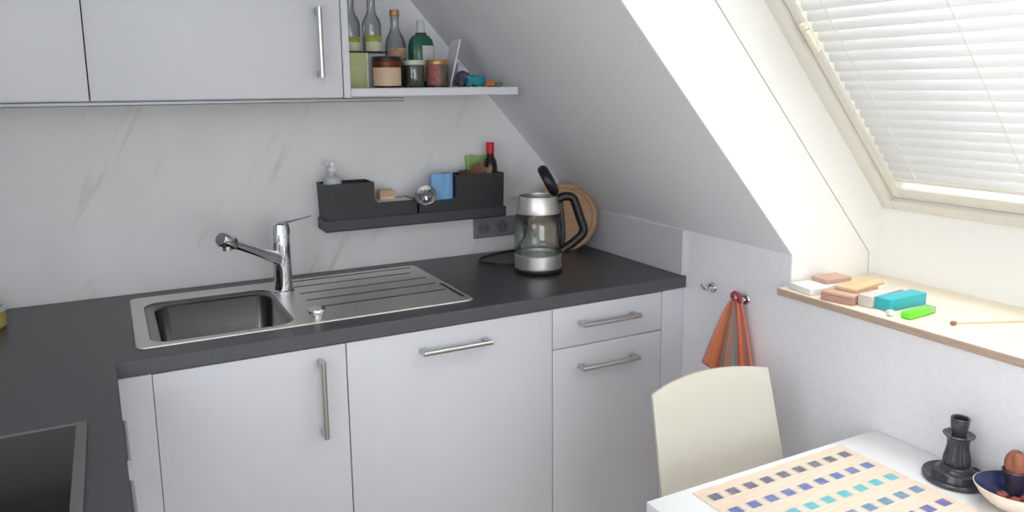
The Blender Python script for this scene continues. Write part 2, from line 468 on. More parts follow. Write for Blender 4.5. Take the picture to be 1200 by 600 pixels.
DC, TK = 0.632, 0.0375
SX0, SX1, SY0, SY1 = -0.445, 0.37, -0.095, -0.535      # cut-out for the sink
def edge_x(y): return -0.51 + 0.0174 * (-0.634 - y)     # front edge of the left leg
b = B()
xs = [XL, -0.51, SX0, SX1, XW - .0005]; ys = [-0.0005, SY0, SY1, -DC, -2.25]
grid = {}
def gv(i, j, top):
    k = (i, j, top)
    if k not in grid:
        x = xs[i]
        if i == 1 and j == 4: x = edge_x(ys[4])
        grid[k] = b.verts.new((x, ys[j], 0.9 if top else 0.9 - TK))
    return grid[k]
cells = {(i, j) for i in range(4) for j in range(3)} - {(2, 1)} | {(0, 3)}
for i, j in cells:
    for top in (0, 1):
        q = [gv(i, j, top), gv(i + 1, j, top), gv(i + 1, j + 1, top), gv(i, j + 1, top)]
        b.faces.new(q if top else q[::-1])
    for (di, dj), (a, c) in {(-1, 0): ((0, 0), (0, 1)), (1, 0): ((1, 0), (1, 1)), (0, -1): ((0, 0), (1, 0)), (0, 1): ((0, 1), (1, 1))}.items():
        if (i + di, j + dj) not in cells:
            f = b.faces.new((gv(i + a[0], j + a[1], 0), gv(i + c[0], j + c[1], 0), gv(i + c[0], j + c[1], 1), gv(i + a[0], j + a[1], 1)))
            f.material_index = 1
wt = obj('worktop', b, [worktop_m, edge_m], origin=(0, -.3, .86), angle=30)
tag(wt, 'anthracite L-shaped worktop with sink and hob set into it', 'worktop')
bv = wt.modifiers.new('edge', 'BEVEL'); bv.width = 0.0022; bv.segments = 2; bv.limit_method = 'ANGLE'

# ------------------------------------------------------------------ kitchen units
def bar_handle(parent, a, c, out, name='handle'):
    """bar with two flat posts between points a and c on a front, standing out along the vector out"""
    a, c, out = Vector(a), Vector(c), Vector(out)
    d = (c - a).normalized(); s = d.cross(out.normalized())
    bm = B()
    tube(bm, [a + out, c + out], 0.0072, 14)
    for q, sg in ((a, 1), (c, -1)):
        m = Matrix((d, out.normalized(), s)).transposed().to_4x4(); m.translation = q
        x0, x1 = (0.0005, 0.0165) if sg > 0 else (-0.0165, -0.0005)
        box(bm, x0, x1, 0.0002, out.length, -0.006, 0.006, 0.001, 1, 0, m)
    return obj(name, bm, nickel, parent)

FY = -0.627                                      # front plane of the base units
BZ0, BZ1 = 0.05, 0.9 - TK                        # base unit heights
def carcass(bm, x0, x1, y0, y1, z0, z1, t=0.016, top=False):
    box(bm, x0, x0 + t, y0, y1, z0, z1); box(bm, x1 - t, x1, y0, y1, z0, z1)
    box(bm, x0 + t, x1 - t, y0, y1, z0, z0 + t); box(bm, x0 + t, x1 - t, y0, y0 - t / 2, z0 + t, z1)
    if top: box(bm, x0 + t, x1 - t, y0 - t / 2, y1, z1 - t, z1)
def front(parent, name, x0, x1, z0, z1, y=FY):
    bm = B(); box(bm, x0 + .0015, x1 - .0015, y, y + 0.018, z0 + .0015, z1 - .0015, 0.0012, 2)
    return obj(name, bm, cab_white, parent)
def plinth(parent, x0, x1):
    bm = B(); box(bm, x0, x1, -0.55, -0.566, FZ, 0.05); obj('plinth', bm, cab_side, parent)

t = thing('sink_cabinet', 'white base cabinet with tall upright handle under the sink bowl', 'kitchen cabinet', (-.22, -.3, FZ))
b = B(); carcass(b, -.443, 0, -.01, FY + .02, BZ0, BZ1 - .001); obj('carcass', b, cab_side, t)
d = front(t, 'door', -.4425, 0, BZ0, BZ1 - .002)
bar_handle(d, (-.0665, FY, .831), (-.0665, FY, .632), (0, -.032, 0)); plinth(t, -.443, 0)

t = thing('dishwasher', 'built-in dishwasher behind a wide white front with one horizontal handle', 'dishwasher', (.3, -.3, FZ))
b = B(); box(b, .006, .594, -.03, FY + .02, BZ0, BZ1 - .17); obj('body', b, cab_side, t)
d = front(t, 'door', 0, .6, BZ0, BZ1 - .002)
bar_handle(d, (.194, FY, .806), (.392, FY, .806), (0, -.032, 0)); plinth(t, 0, .6)

t = thing('drawer_cabinet', 'white base cabinet with a drawer above a deep pull-out, right of the dishwasher', 'kitchen cabinet', (.8, -.3, FZ))
b = B(); carcass(b, .602, .995, -.01, FY + .02, BZ0, BZ1 - .001); obj('carcass', b, cab_side, t)
d = front(t, 'drawer', .6, .9945, .7365, BZ1 - .002); bar_handle(d, (.686, FY, .807), (.89, FY, .807), (0, -.032, 0))
d = front(t, 'drawer', .6, .9945, BZ0, .7365); bar_handle(d, (.686, FY, .675), (.889, FY, .675), (0, -.032, 0)); plinth(t, .602, 1.08)
b = B(); box(b, .9955, 1.046, FY + .001, FY + .018, BZ0, BZ1 - .002, .001, 1); box(b, 1.047, XW - .001, FY + .006, FY + .018, BZ0, BZ1 - .002)
obj('filler_panel', b, cab_white, t)

# left run
def left_unit(label, y0, y1, hy0, hy1, filler=False):
    t = thing('drawer_cabinet', label, 'kitchen cabinet', (-.8, (y0 + y1) / 2, FZ))
    fx = lambda y: edge_x(y) - 0.026
    ym = (y0 + y1) / 2
    b = B(); box(b, XL + .002, XL + .018, y0, y1, BZ0, .80); box(b, XL + .018, fx(ym) - .024, y0, y0 - .016, BZ0, .80); box(b, XL + .018, fx(ym) - .024, y1 + .016, y1, BZ0, .80); box(b, XL + .018, fx(ym) - .024, y0 - .016, y1 + .016, BZ0, BZ0 + .016)
    obj('carcass', b, cab_side, t)
    for z0, z1, h in ((.70, BZ1 - .002, .803), (BZ0, .70, .62)):
        bm = B()
        prism(bm, [(fx(y0), y0 - .0015), (fx(y1), y1 + .0015), (fx(y1) - .018, y1 + .0015), (fx(y0) - .018, y0 - .0015)], 'z', z0 + .0015, z1 - .0015)
        d = obj('drawer', bm, cab_white, t)
        bar_handle(d, (fx(hy0), hy0, h), (fx(hy1), hy1, h), (.029, 0, 0))
    b = B(); box(b, fx(ym) - .07, fx(ym) - .054, y0, y1, FZ, BZ0); obj('plinth', b, cab_side, t)
    if filler:
        b = B(); box(b, -.5105, -.4425, FY + .0005, FY + .018, BZ0, BZ1 - .002, .001, 1); obj('corner_filler', b, cab_white, t)
left_unit('white drawer cabinet meeting the sink cabinet at the inner corner', -.664, -.972, -.745, -.945, True)
left_unit('white drawer cabinet under the black hob, seen edge-on', -.975, -1.574, -1.03, -1.23)

# wall cabinets
UY, UZ0, UZ1 = -.35, 1.4622, 1.86
UZ1 = 2.04
def wall_unit(label, x0, x1, hx=None):
    t = thing('wall_cabinet', label, 'kitchen cabinet', ((x0 + x1) / 2, -.17, UZ0), 0)
    b = B(); carcass(b, x0 + .001, x1 - .001, 0.004, UY + .02, UZ0, UZ1, .016, True); obj('carcass', b, cab_side, t)
    d = front(t, 'door', x0, x1, UZ0 + .0005, UZ1, UY)
    if hx: bar_handle(d, (hx, UY, 1.517), (hx, UY, 1.700), (0, -.032, 0))
    return t
wall_unit('white wall cabinet with no handle in view, at the far left', -1.115, -.5135)
wall_unit('white wall cabinet with an upright bar handle beside the open shelf', -.5135, .101, .0365)
b = B(); box(b, -1.11, .285, -.322, -.296, 1.4508, 1.4615, .002, 1)
tag(obj('light_bar', b, mat('grey_aluminium', (150, 151, 156), 0.4, 0.6), origin=(-.4, -.31, 1.45)), 'thin grey light bar along the underside of the wall cabinets', 'light')
# open end shelf
t = thing('open_shelf', 'open white end shelf holding spice jars and bottles beside the wall cabinet', 'shelf', (.35, -.17, UZ0))
b = B(); box(b, .1025, .1215, 0.004, UY + .001, UZ0, 1.97, .001, 1); obj('side_panel', b, cab_white, t)
b = B(); box(b, .122, .6425, 0.004, UY, UZ0 + .003, 1.4882, .0012, 1); obj('shelf_board', b, cab_white, t)

# ------------------------------------------------------------------ sink
t = thing('sink', 'inset stainless steel sink with square bowl and ribbed drainer', 'sink', (-.04, -.31, .9))
bowl = rr(-.436, -.098, -.538, -.150, .045, .9035)
outer = rr(-.466, .388, -.558, -.0735, .022, .9035)
slots = [rr(x0, x1, y - w, y + w, w * .98, .9035, 4) for y, x0, x1, w in ((-.1020, -.030, .366, .0062), (-.1730, -.030, .338, .0055), (-.2560, -.030, .360, .0055), (-.3370, -.030, .362, .0055), (-.4200, -.012, .361, .0055))]
slots.append(rr(.3665, .3775, -.520, -.345, .005, .9035, 4))
def inside(p, L, e=.0004):
    return min(q[0] for q in L) - e <= p.x <= max(q[0] for q in L) + e and min(q[1] for q in L) - e <= p.y <= max(q[1] for q in L) + e
b = B()
edges = []
for L in [outer, bowl] + slots:
    V = [b.verts.new(p) for p in L]
    edges += [b.edges.new((V[i], V[(i + 1) % len(V)])) for i in range(len(V))]
bmesh.ops.triangle_fill(b, use_beauty=True, use_dissolve=False, edges=edges)
for f in list(b.faces):                          # drop the fill inside the bowl and the slots
    if any(all(inside(v.co, L) for v in f.verts) for L in [bowl] + slots): b.faces.remove(f)
loft(b, [outer, rr(-.4675, .3895, -.5595, -.072, .0235, .9022), rr(-.468, .390, -.560, -.0715, .024, .9003)])
obj('deck', b, steel, t)
groove_m = mat('groove_shaded_steel', (104, 102, 98), 0.5, 0.8, vary=0.2, scale=80)  # shade of the grooves put into the colour, darker than the deck steel
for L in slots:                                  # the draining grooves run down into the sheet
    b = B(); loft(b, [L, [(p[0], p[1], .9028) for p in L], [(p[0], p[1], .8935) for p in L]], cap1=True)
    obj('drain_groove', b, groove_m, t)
b = B()
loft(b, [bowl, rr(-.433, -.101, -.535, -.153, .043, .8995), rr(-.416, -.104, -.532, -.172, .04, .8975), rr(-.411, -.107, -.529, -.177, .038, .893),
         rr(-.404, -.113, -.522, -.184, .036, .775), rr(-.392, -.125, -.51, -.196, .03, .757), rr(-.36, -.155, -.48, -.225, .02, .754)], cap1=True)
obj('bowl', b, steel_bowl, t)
b = B(); lathe(b, [(0, .7575), (.018, .7575), (.021, .7565), (.038, .7565), (.040, .7545)], (-.258, -.352, 0), 24); obj('drain_strainer', b, chrome, t)
b = B(); lathe(b, [(.014, 0), (.014, .004), (.0125, .005), (.0125, .007), (.0225, .0085), (.0235, .011), (.0235, .020), (.022, .0225), (0, .023)], (-.0405, -.512, .9035), 28)
obj('waste_knob', b, chrome, t)

# tap
TX, TY = -.0635, -.200
t = thing('kitchen_tap', 'chrome single-lever mixer tap standing between bowl and drainer', 'tap', (TX, TY, .9035))
b = B()
lathe(b, [(.0, .0005), (.031, .0005), (.031, .004), (.0272, .007), (.0264, .06), (.0270, .10), (.0276, .13), (.0272, .185), (.0245, .199), (.014, .206), (0, .207)], (TX, TY, .9035), 32)
obj('tap_body', b, chrome, t)
b = B()
A = Vector((TX, TY, .998)); Z = Vector((-.2225, -.318, 1.088)); dv = (Z - A).normalized()
pts = [A + dv * s for s in (0, .03, .06)] + [A.lerp(Z, q) for q in (.4, .6, .8, .93)]
tube(b, pts, [.021, .019, .0165, .0145, .0138, .0138, .0138], 18)
sp = obj('spout', b, chrome, t)
b = B(); tube(b, [Z - dv * .022, Z - dv * .019, Z + dv * .024, Z + dv * .028], [.0175, .0195, .0195, .017], 20); tube(b, [Z + dv * .006, Z + dv * .006 + Vector((0, 0, -.026))], [.014, .0125], 18)
obj('aerator_head', b, chrome, sp)
b = B()
tube(b, smoothpath([(TX - .004, TY, 1.104), (TX + .022, TY - .004, 1.1085), (TX + .055, TY - .01, 1.115), (TX + .088, TY - .016, 1.1225)], 4), [.019, .0165, .014, .012, .010, .009, .008, .0075, .007, .0065, .0062, .006, .0055][:13], 12, flat=(1.0, .42))
obj('lever', b, chrome, t)

# hob
t = thing('hob', 'black glass hob with brushed steel frame on the left worktop', 'hob', (-.82, -1.22, .9))
b = B()
HX0, HX1, HY0, HY1 = -1.10, -.560, -.952, -1.47
for q in ((HX0, HX1, HY0, HY0 - .011), (HX0, HX1, HY1 + .011, HY1), (HX0, HX0 + .017, HY0 - .011, HY1 + .011), (HX1 - .0175, HX1, HY0 - .011, HY1 + .011)): box(b, *q, .9004, .9048, .0008, 1)
obj('frame', b, mat('hob_frame_steel', (134, 134, 131), 0.4, 0.7), t)
b = B(); box(b, HX0 + .017, HX1 - .0175, HY0 - .011, HY1 + .011, .9004, .9042); g = obj('glass_plate', b, hob_glass, t)

# ------------------------------------------------------------------ rail shelf with containers
RX0, RX1, RY = .094, .7195, -.111
t = thing('wall_rail_shelf', 'dark grey wall rail shelf carrying two black caddies above the sockets', 'shelf', (.4, 0, 1.05))
b = B(); prism(b, [(-.0005, 1.046), (RY + .006, 1.046), (RY, 1.051), (RY, 1.0825), (-.0005, 1.0825)], 'x', RX0, RX1)
obj('shelf_rail', b, rail_m, t)
def caddy(label, x0, xm, x1, z_left, z_right, tall_left):
    t = thing('sink_caddy', label, 'caddy', ((x0 + x1) / 2, -.055, 1.083), 0, 'black sink caddies on the wall rail')
    zb, w, y0, y1 = 1.083, .003, -.006, -.105
    tp = .004
    b = B()
    zl, zr = z_left, z_right
    s = .010
    if tall_left: poly = [(x0 + tp, zb), (x1, zb), (x1, zr), (xm + s, zr), (xm, zr + s), (xm, zl), (x0, zl)]
    else: poly = [(x0, zb), (x1 - tp, zb), (x1, zr), (xm, zr), (xm, zl + s), (xm - s, zl), (x0, zl)]
    prism(b, poly, 'y', y0, y0 - w); prism(b, poly, 'y', y1 + w, y1)
    prism(b, [poly[0], (poly[0][0] + w, zb), (poly[-1][0] + w, zl), poly[-1]], 'y', y0 - w, y1 + w)
    e = poly[1]; g = poly[2]
    prism(b, [(e[0] - w, zb), e, g, (g[0] - w, zr)], 'y', y0 - w, y1 + w)
    if tall_left: box(b, xm - w, xm, y0 - w, y1 + w, zb, zl)
    else: box(b, xm, xm + w, y0 - w, y1 + w, zb, zr)
    box(b, x0 + tp, x1 - tp, y0 - w, y1 + w, zb, zb + w)
    obj('caddy_shell', b, charcoal, t)
    return t
caddy('black caddy at the left end of the rail holding a white soap bottle', .0945, .2535, .395, 1.1955, 1.129, True)
caddy('black caddy at the right end of the rail holding brushes and a dark bottle', .403, .5355, .7165, 1.121, 1.1985, False)

# soap bottle
t = thing('soap_dispenser', 'whitish pump bottle standing in the left black caddy', 'soap dispenser', (.133, -.058, 1.0865))
soap_m = mat('milky_plastic', (214, 217, 220), 0.35, vary=0.02, trans=0.25)
b = B(); lathe(b, [(0, 0), (.027, 0), (.029, .004), (.029, .112), (.026, .124), (.013, .134), (.011, .145), (0, .145)], (.133, -.058, 1.0865), 24); obj('bottle', b, soap_m, t)
b = B(); lathe(b, [(0, .1455), (.0125, .1455), (.0125, .158), (.006, .160), (.006, .166), (.013, .167), (.013, .176), (0, .177)], (.133, -.058, 1.0865), 20)
tube(b, [(.133, -.058, 1.258), (.118, -.066, 1.258), (.107, -.072, 1.253)], [.006, .005, .004], 10); obj('pump', b, mat('white_plastic', (226, 227, 228), 0.35), t)

# brush and sponge in the low tray
t = thing('dish_brush', 'beige bristle brush head lying in the low part of the left caddy', 'brush', (.306, -.06, 1.13))
b = B()
for i in range(9):
    for j in range(5):
        x = .284 + i * .0056; y = -.075 + j * .007
        tube(b, [(x, y, 1.142), (x + (random.random() - .5) * .003, y + (random.random() - .5) * .003, 1.159 + random.random() * .005)], [.0034, .0032], 6)
obj('bristles', b, mat('natural_bristle', (206, 176, 148), 0.8, vary=0.25, scale=300), t)
b = B(); box(b, .280, .333, -.080, -.040, 1.1297, 1.143, .005, 3); obj('brush_block', b, mat('pale_wood', (214, 184, 150), 0.6, vary=.1), t)
b = B(); box(b, .2600, .390, -.099, -.012, 1.0865, 1.1295, .007, 3)
tag(obj('sponge', b, mat('white_sponge', (226, 224, 218), 0.9, vary=.05, scale=200, bump=.4), origin=(.32, -.05, 1.0865)), 'flat white sponge lying under the beige brush in the left caddy', 'sponge')

# sink strainer, chrome disc
t = thing('sink_strainer', 'round chrome sink strainer propped between the two black caddies', 'strainer', (.436, -.104, 1.122))
q = Matrix.Rotation(math.radians(-28), 4, 'Z') @ Matrix.Rotation(math.radians(50), 4, 'X')
b = B(); lathe(b, [(.0, -.012), (.022, -.012), (.030, -.002), (.0365, 0), (.0375, .003), (.036, .0045), (.031, .003), (.027, .001), (.012, -.004), (0, -.004)], (.4215, -.1185, 1.1415), 30, 0, q)
sd = obj('strainer_disc', b, chrome, t)
b = B(); lathe(b, [(.005, -.004), (.004, .006), (.010, .010), (.010, .013), (0, .014)], (.4215, -.1185, 1.1415), 18, 0, q); obj('lift_knob', b, chrome, t)
b = B()
for k in range(14):
    a = 2 * math.pi * k / 14
    lathe(b, [(.0022, .0), (.0022, .0022), (0, .0023)], (.4215, -.1185, 1.1415), 8, 0, q @ Matrix.Translation((.0215 * math.cos(a), .0215 * math.sin(a), -.0015)))
obj('drain_holes', b, black_pl, t)

# blue cloth
def cloth(name, label, x0, x1, z0, z1, yc, th, m, amp, cat, slant=0.0, nx=18, nz=14, lean=0.0):
    b = B(); V = {}
    for s in (0, 1):
        for i in range(nx + 1):
            for j in range(nz + 1):
                u, v = i / nx, j / nz
                w = amp * math.sin(u * 8 + v * 2.2) + amp * .6 * math.sin(u * 17 - v * 3)
                edge = min(1, 5 * min(u, 1 - u)) ** .5
                V[s, i, j] = b.verts.new((x0 + (x1 - x0) * (u + slant * (v - .5) * (u - .5)), yc + w + lean * v + (1 if s else -1) * th / 2 * (0.35 + .65 * edge), z0 + (z1 - z0) * v + amp * 1.0 * math.sin(u * 9) * v))
    for i in range(nx):
        for j in range(nz):
            b.faces.new((V[0, i, j], V[0, i + 1, j], V[0, i + 1, j + 1], V[0, i, j + 1])); b.faces.new((V[1, i, j], V[1, i, j + 1], V[1, i + 1, j + 1], V[1, i + 1, j]))
    for i in range(nx):
        for j in (0, nz): b.faces.new((V[0, i, j], V[0, i + 1, j], V[1, i + 1, j], V[1, i, j]))
    for j in range(nz):
        for i in (0, nx): b.faces.new((V[0, i, j], V[0, i, j + 1], V[1, i, j + 1], V[1, i, j]))
    o = obj(name, b, m, origin=((x0 + x1) / 2, yc, z0), angle=70)
    return tag(o, label, cat)
cloth('dishcloth', 'light blue folded cloth standing in the right black caddy', 0.4535, .5322, 1.088, 1.2065, -.084, .022, mat('blue_cloth', (134, 186, 234), .9, vary=.10, scale=350, bump=.5), .0014, 'cloth')
cloth('dishcloth', 'green cloth tucked behind the dark bottle in the caddy', .618, .709, 1.088, 1.254, -.022, .008, mat('green_cloth', (150, 186, 118), .9, vary=.08, scale=300, bump=.4), .003, 'cloth', .35)

# two brown brushes
t = thing('vegetable_brush', 'round brown vegetable brush with light bristles in the right caddy', 'brush', (.634, -.062, 1.0865))
b = B(); tube(b, smoothpath([(.634, -.064, 1.0865), (.634, -.063, 1.15), (.634, -.063, 1.19)], 4), [.012] * 9, 12)
lathe(b, [(0, -.012), (.016, -.012), (.0225, -.004), (.0225, .002), (.0, .004)], (.634, -.066, 1.2085), 24, 0, Matrix.Rotation(math.radians(66), 4, 'X')); obj('brush_handle', b, mat('brown_wood', (112, 76, 52), .55, vary=.2, scale=60), t)
b = B()
for i in range(60):
    a = i * 2.39996; r_ = .0235 * math.sqrt((i + .5) / 60)
    p0 = Vector((r_ * math.cos(a), 0, r_ * math.sin(a))); c = Vector((.634, -.0665, 1.2095))
    tube(b, [c + p0 * .9 + Vector((0, .004, 0)), c + p0 * 1.22 + Vector((0, -.018 + r_ * .35, .003))], [.0021, .0017], 5)
obj('bristles', b, mat('brown_bristle', (182, 146, 116), .8, vary=.5, scale=160), t)
t = thing('scrubbing_brush', 'small dark brown brush lowest in the right caddy, beside the blue cloth', 'brush', (.586, -.062, 1.0865))
b = B(); box(b, .573, .600, -.075, -.052, 1.0865, 1.188, .006, 3); obj('brush_block', b, mat('dark_wood', (84, 66, 54), .6, vary=.2, scale=60), t)
b = B()
for i in range(6):
    for j in range(4):
        x = .573 + i * .0055; y = -.074 + j * .0065
        tube(b, [(x, y, 1.186), (x + (random.random() - .5) * .006, y, 1.204 + random.random() * .007 + i * .0008)], [.0029, .0024], 6)
obj('bristles', b, mat('dark_bristle', (100, 80, 64), .85, vary=.3, scale=200), t)

# dark bottle with red cap
t = thing('sauce_bottle', 'dark bottle with red cap and small label in the right caddy', 'bottle', (.6845, -.06, 1.0865))
bc = (.6845, -.064, 1.0868)
b = B(); lathe(b, [(0, 0), (.0235, 0), (.0245, .004), (.0245, .13), (.022, .148), (.0135, .166), (.0125, .176), (0, .176)], bc, 24); obj('bottle', b, mat('dark_glass', (38, 22, 22), .12, vary=.05), t)
b = B(); lathe(b, [(0, .1765), (.0135, .1765), (.014, .178), (.014, .212), (.0125, .2145), (0, .2145)], bc, 24); obj('cap', b, mat('red_cap', (206, 36, 44), .35), t)
b = B()
V = [[b.verts.new((bc[0] + .0249 * math.cos(a), bc[1] + .0249 * math.sin(a), bc[2] + z)) for a in [math.radians(d_) for d_ in range(178, 262, 6)]] for z in (.09, .130)]
for i in range(len(V[0]) - 1): b.faces.new((V[0][i], V[0][i + 1], V[1][i + 1], V[1][i]))
obj('paper_label', b, mat('label_tan', (150, 116, 92), .7, vary=.3, scale=90), t)

# ------------------------------------------------------------------ sockets, plug and kettle
t = thing('power_socket', 'grey triple power socket under the right end of the rail', 'socket', (.755, 0, .99))
b = B(); box(b, .6435, .866, -.0005, -.010, .9555, 1.0275, .002, 2); fr = obj('frame', b, socket_m, t)
for k in range(3):
    xc = .6795 + k * .0742; zc = .9915
    b = B()
    box(b, xc - .0275, xc + .0275, -.0101, -.0125, zc - .0275, zc + .0275, .0012, 1)
    ins = obj('socket_insert', b, socket_m, t)
    b = B(); lathe(b, [(.0215, 0), (.0215, .003), (.0195, .003), (.0195, .0006), (0, .0006)], (xc, -.0126, zc), 28, 0, Matrix.Rotation(math.radians(90), 4, 'X')); 
    for s in (-1, 1): lathe(b, [(.0028, .0), (.0028, .0012), (0, .0013)], (xc + s * .0095, -.0126, zc), 10, 1, Matrix.Rotation(math.radians(90), 4, 'X'))
    obj('socket_recess', b, [socket_dark, black_pl], ins)

KC = Vector((.714, -.345, .9005)); KR = -.4816
t = thing('kettle', 'glass and steel electric kettle with open black lid on the worktop', 'kettle', KC, KR)
b = B(); lathe(b, [(0, 0), (.0765, 0), (.0785, .003), (.0785, .011), (.0755, .0125), (0, .0125)], n=48); obj('power_base', b, black_pl, t, True)
b = B(); lathe(b, [(0, .013), (.0745, .013), (.0765, .016), (.0765, .019), (.0752, .020), (.0758, .058), (.0735, .0605), (.070, .0605), (.066, .052), (0, .050)], n=48); obj('steel_base', b, steel, t, True)
b = B(); lathe(b, [(.0742, .0607), (.0765, .075), (.0765, .115), (.0745, .155), (.0695, .1955)], n=48); gl = obj('glass_jug', b, clear_glass, t, True)
sg = gl.modifiers.new('wall', 'SOLIDIFY'); sg.thickness = .002
b = B(); lathe(b, [(.0705, .192), (.0712, .195), (.0685, .215), (.0640, .243), (.0625, .2465), (.0605, .2465), (.0600, .243), (.0660, .200), (.0690, .192), (.0705, .192)], n=48)
obj('steel_collar', b, steel, t, True)
b = B()   # pouring lip
V0 = [b.verts.new(p) for p in ((-.0655, -.022, .212), (-.0655, .022, .212), (-.0605, -.026, .2455), (-.0605, .026, .2455))]
V1 = [b.verts.new(p) for p in ((-.0865, 0, .2435), (-.0680, 0, .2000))]
for q in ((0, 2, 'a'), (1, 3, 'a')): b.faces.new((V0[q[0]], V0[q[1]], V1[0], V1[1]))
b.faces.new((V0[2], V0[3], V1[0])); b.faces.new((V0[0], V1[1], V0[1]))
b.faces.new((V0[0], V0[1], V0[3], V0[2]))
obj('spout_lip', b, steel, t, True)
b = B()
lid_m = Matrix.Translation((.055, 0, .247)) @ Matrix.Rotation(math.radians(62), 4, 'Y') @ Matrix.Translation((-.052, 0, 0))
lathe(b, [(0, -.013), (.044, -.013), (.0505, -.008), (.053, 0), (.0525, .008), (.046, .017), (.03, .021), (0, .022)], n=36, mtx=lid_m)
box(b, .038, .054, -.013, .013, -.006, .007, .003, 2, 0, lid_m)
obj('lid', b, black_pl, t, True)
b = B()
hp = smoothpath([(.062, 0, .232), (.085, 0, .243), (.110, 0, .238), (.121, 0, .215), (.135, 0, .172), (.146, 0, .138), (.140, 0, .118), (.112, 0, .092), (.080, 0, .070)], 6)
tube(b, hp, .0138, 14, flat=(1.1, 1.05)); 
tube(b, [(.074, 0, .075), (.079, 0, .11), (.078, 0, .15), (.0725, 0, .195), (.0665, 0, .240)], [.008, .008, .008, .0085, .009], 10, flat=(1.2, .7))
obj('handle', b, black_pl, t, True)
b = B()
cord = smoothpath([(.7, -.27, .907), (.675, -.235, .9045), (.63, -.20, .9045), (.602, -.155, .9045), (.612, -.11, .9045), (.66, -.075, .9045), (.735, -.05, .9045), (.795, -.034, .906), (.815, -.036, .925), (.829, -.042, .955), (.829, -.047, .984)], 6)
tube(b, cord, .0034, 8)
cb = obj('power_cord', b, black_pl, t)
b = B(); tube(b, [(.828, -.0158, .9915), (.828, -.030, .9915), (.828, -.048, .9915), (.828, -.056, .988)], [.0188, .0188, .014, .008], 20); obj('plug', b, black_pl, cb)

# round chopping board leaning in the corner
bt = Matrix.Translation((.937, -.138, .9018)) @ Matrix.Rotation(math.radians(-27.6), 4, 'Z') @ Matrix.Rotation(math.radians(-11), 4, 'X')
t = thing('chopping_board', 'round wooden chopping board leaning in the corner behind the kettle', 'chopping board', (.945, -.1, .9015))
b = B()
q = bt @ Matrix.Translation((0, 0, .1245)) @ Matrix.Rotation(math.radians(90), 4, 'X')
lathe(b, [(0, -.010), (.118, -.010), (.1215, -.007), (.1235, 0), (.1235, .003), (.1205, .007), (.117, .009), (.106, .009), (.103, .0065), (.100, .009), (0, .009)], (0, 0, 0), 64, 0, q)
obj('board', b, board_wood, t)

# ------------------------------------------------------------------ things on the open shelf
SZ = 1.4885
spice_glass = thin_glass('spice_glass', (225, 228, 226), 0.3)
def lab(parent, c, r, z0, z1, a0, a1, m, name='paper_label'):
    b = B(); A = [math.radians(a0 + (a1 - a0) * i / 16) for i in range(17)]
    V = [[b.verts.new((c[0] + r * math.cos(a), c[1] + r * math.sin(a), z)) for a in A] for z in (z0, z1)]
    for i in range(16): b.faces.new((V[0][i], V[0][i + 1], V[1][i + 1], V[1][i]))
    return obj(name, b, m, parent)
# boxes carrying the two syrup bottles
b = B(); box(b, .142, .200, -.262, -.150, SZ, SZ + .1005, .002, 2); box(b, .142, .1455, -.2624, -.150, SZ + .0005, SZ + .1, 0, 1, 1); box(b, .1965, .2, -.2624, -.150, SZ + .0005, SZ + .1, 0, 1, 1)
tag(obj('tea_box', b, [mat('lime_card', (186, 190, 138), .7, vary=.06, scale=60), mat('white_card', (228, 228, 224), .7)], origin=(.17, -.2, SZ)), 'pale yellow-green box under the leftmost bottle on the shelf', 'box')
b = B(); box(b, .2055, .258, -.240, -.150, SZ, SZ + .1005, .002, 2)
tag(obj('tea_box', b, mat('white_box_card', (222, 223, 222), .7, vary=.02), origin=(.23, -.2, SZ)), 'plain white box hidden behind the amber jar', 'box')
b = B(); box(b, .141, .262, -.2635, -.140, SZ + .101, SZ + .1045, .001, 1)
tag(obj('tray', b, mat('black_tray', (36, 36, 38), .5), origin=(.2, -.2, SZ + .101)), 'thin black tray lying on the two boxes under the bottles', 'tray')
lab_green = mat('label_green', (150, 160, 70), .7, vary=.25, scale=60)
lab_pale = mat('label_pale', (196, 196, 172), .7, vary=.12, scale=120)
oil_m = mat('pale_syrup', (196, 196, 176), .1, vary=.05, trans=.8)
cork_m = mat('gold_cap', (176, 142, 84), .4, .3, vary=.1)
def syrup(label, x, y, z, k=1.0):
    t = thing('glass_bottle', label, 'bottle', (x, y, z), 0, 'clear glass bottles on the open shelf')
    b = B(); lathe(b, [(0, .001), (.0265 * k, .001), (.028 * k, .004), (.028 * k, .078), (.024 * k, .092), (.0145, .108), (.0125, .118), (.0122, .150), (.0135, .152), (.0135, .158)], (x, y, z), 28)
    g = obj('bottle', b, spice_glass, t)
    b = B(); lathe(b, [(0, .159), (.0138, .159), (.0138, .174), (.0125, .176), (0, .176)], (x, y, z), 20); obj('cap', b, cork_m, t)
    return t
tA = syrup('leftmost clear bottle on the shelf, on the black tray against the side panel', .164, -.222, SZ + .1048)
lab(tA, (.164, -.222), .0284, SZ + .106, SZ + .130, 215, 330, lab_pale); lab(tA, (.164, -.222), .0284, SZ + .1305, SZ + .146, 215, 330, lab_green)
tB = syrup('clear bottle with yellow-green label, second from the left, on the black tray', .2275, -.222, SZ + .1048)
lab(tB, (.2275, -.222), .0284, SZ + .106, SZ + .132, 215, 330, lab_pale); lab(tB, (.2275, -.222), .0284, SZ + .1325, SZ + .152, 215, 330, lab_green)
tC = thing('glass_bottle', 'clear bottle with amber contents standing behind the amber jar', 'bottle', (.306, -.20, SZ), 0, 'clear glass bottles on the open shelf')
cc = (.306, -.20)
b = B(); lathe(b, [(0, .001), (.030, .001), (.0315, .005), (.0315, .125), (.027, .145), (.0165, .166), (.0128, .178), (.0125, .204), (.0138, .206), (.0138, .211)], (*cc, SZ), 28); obj('bottle', b, spice_glass, tC)
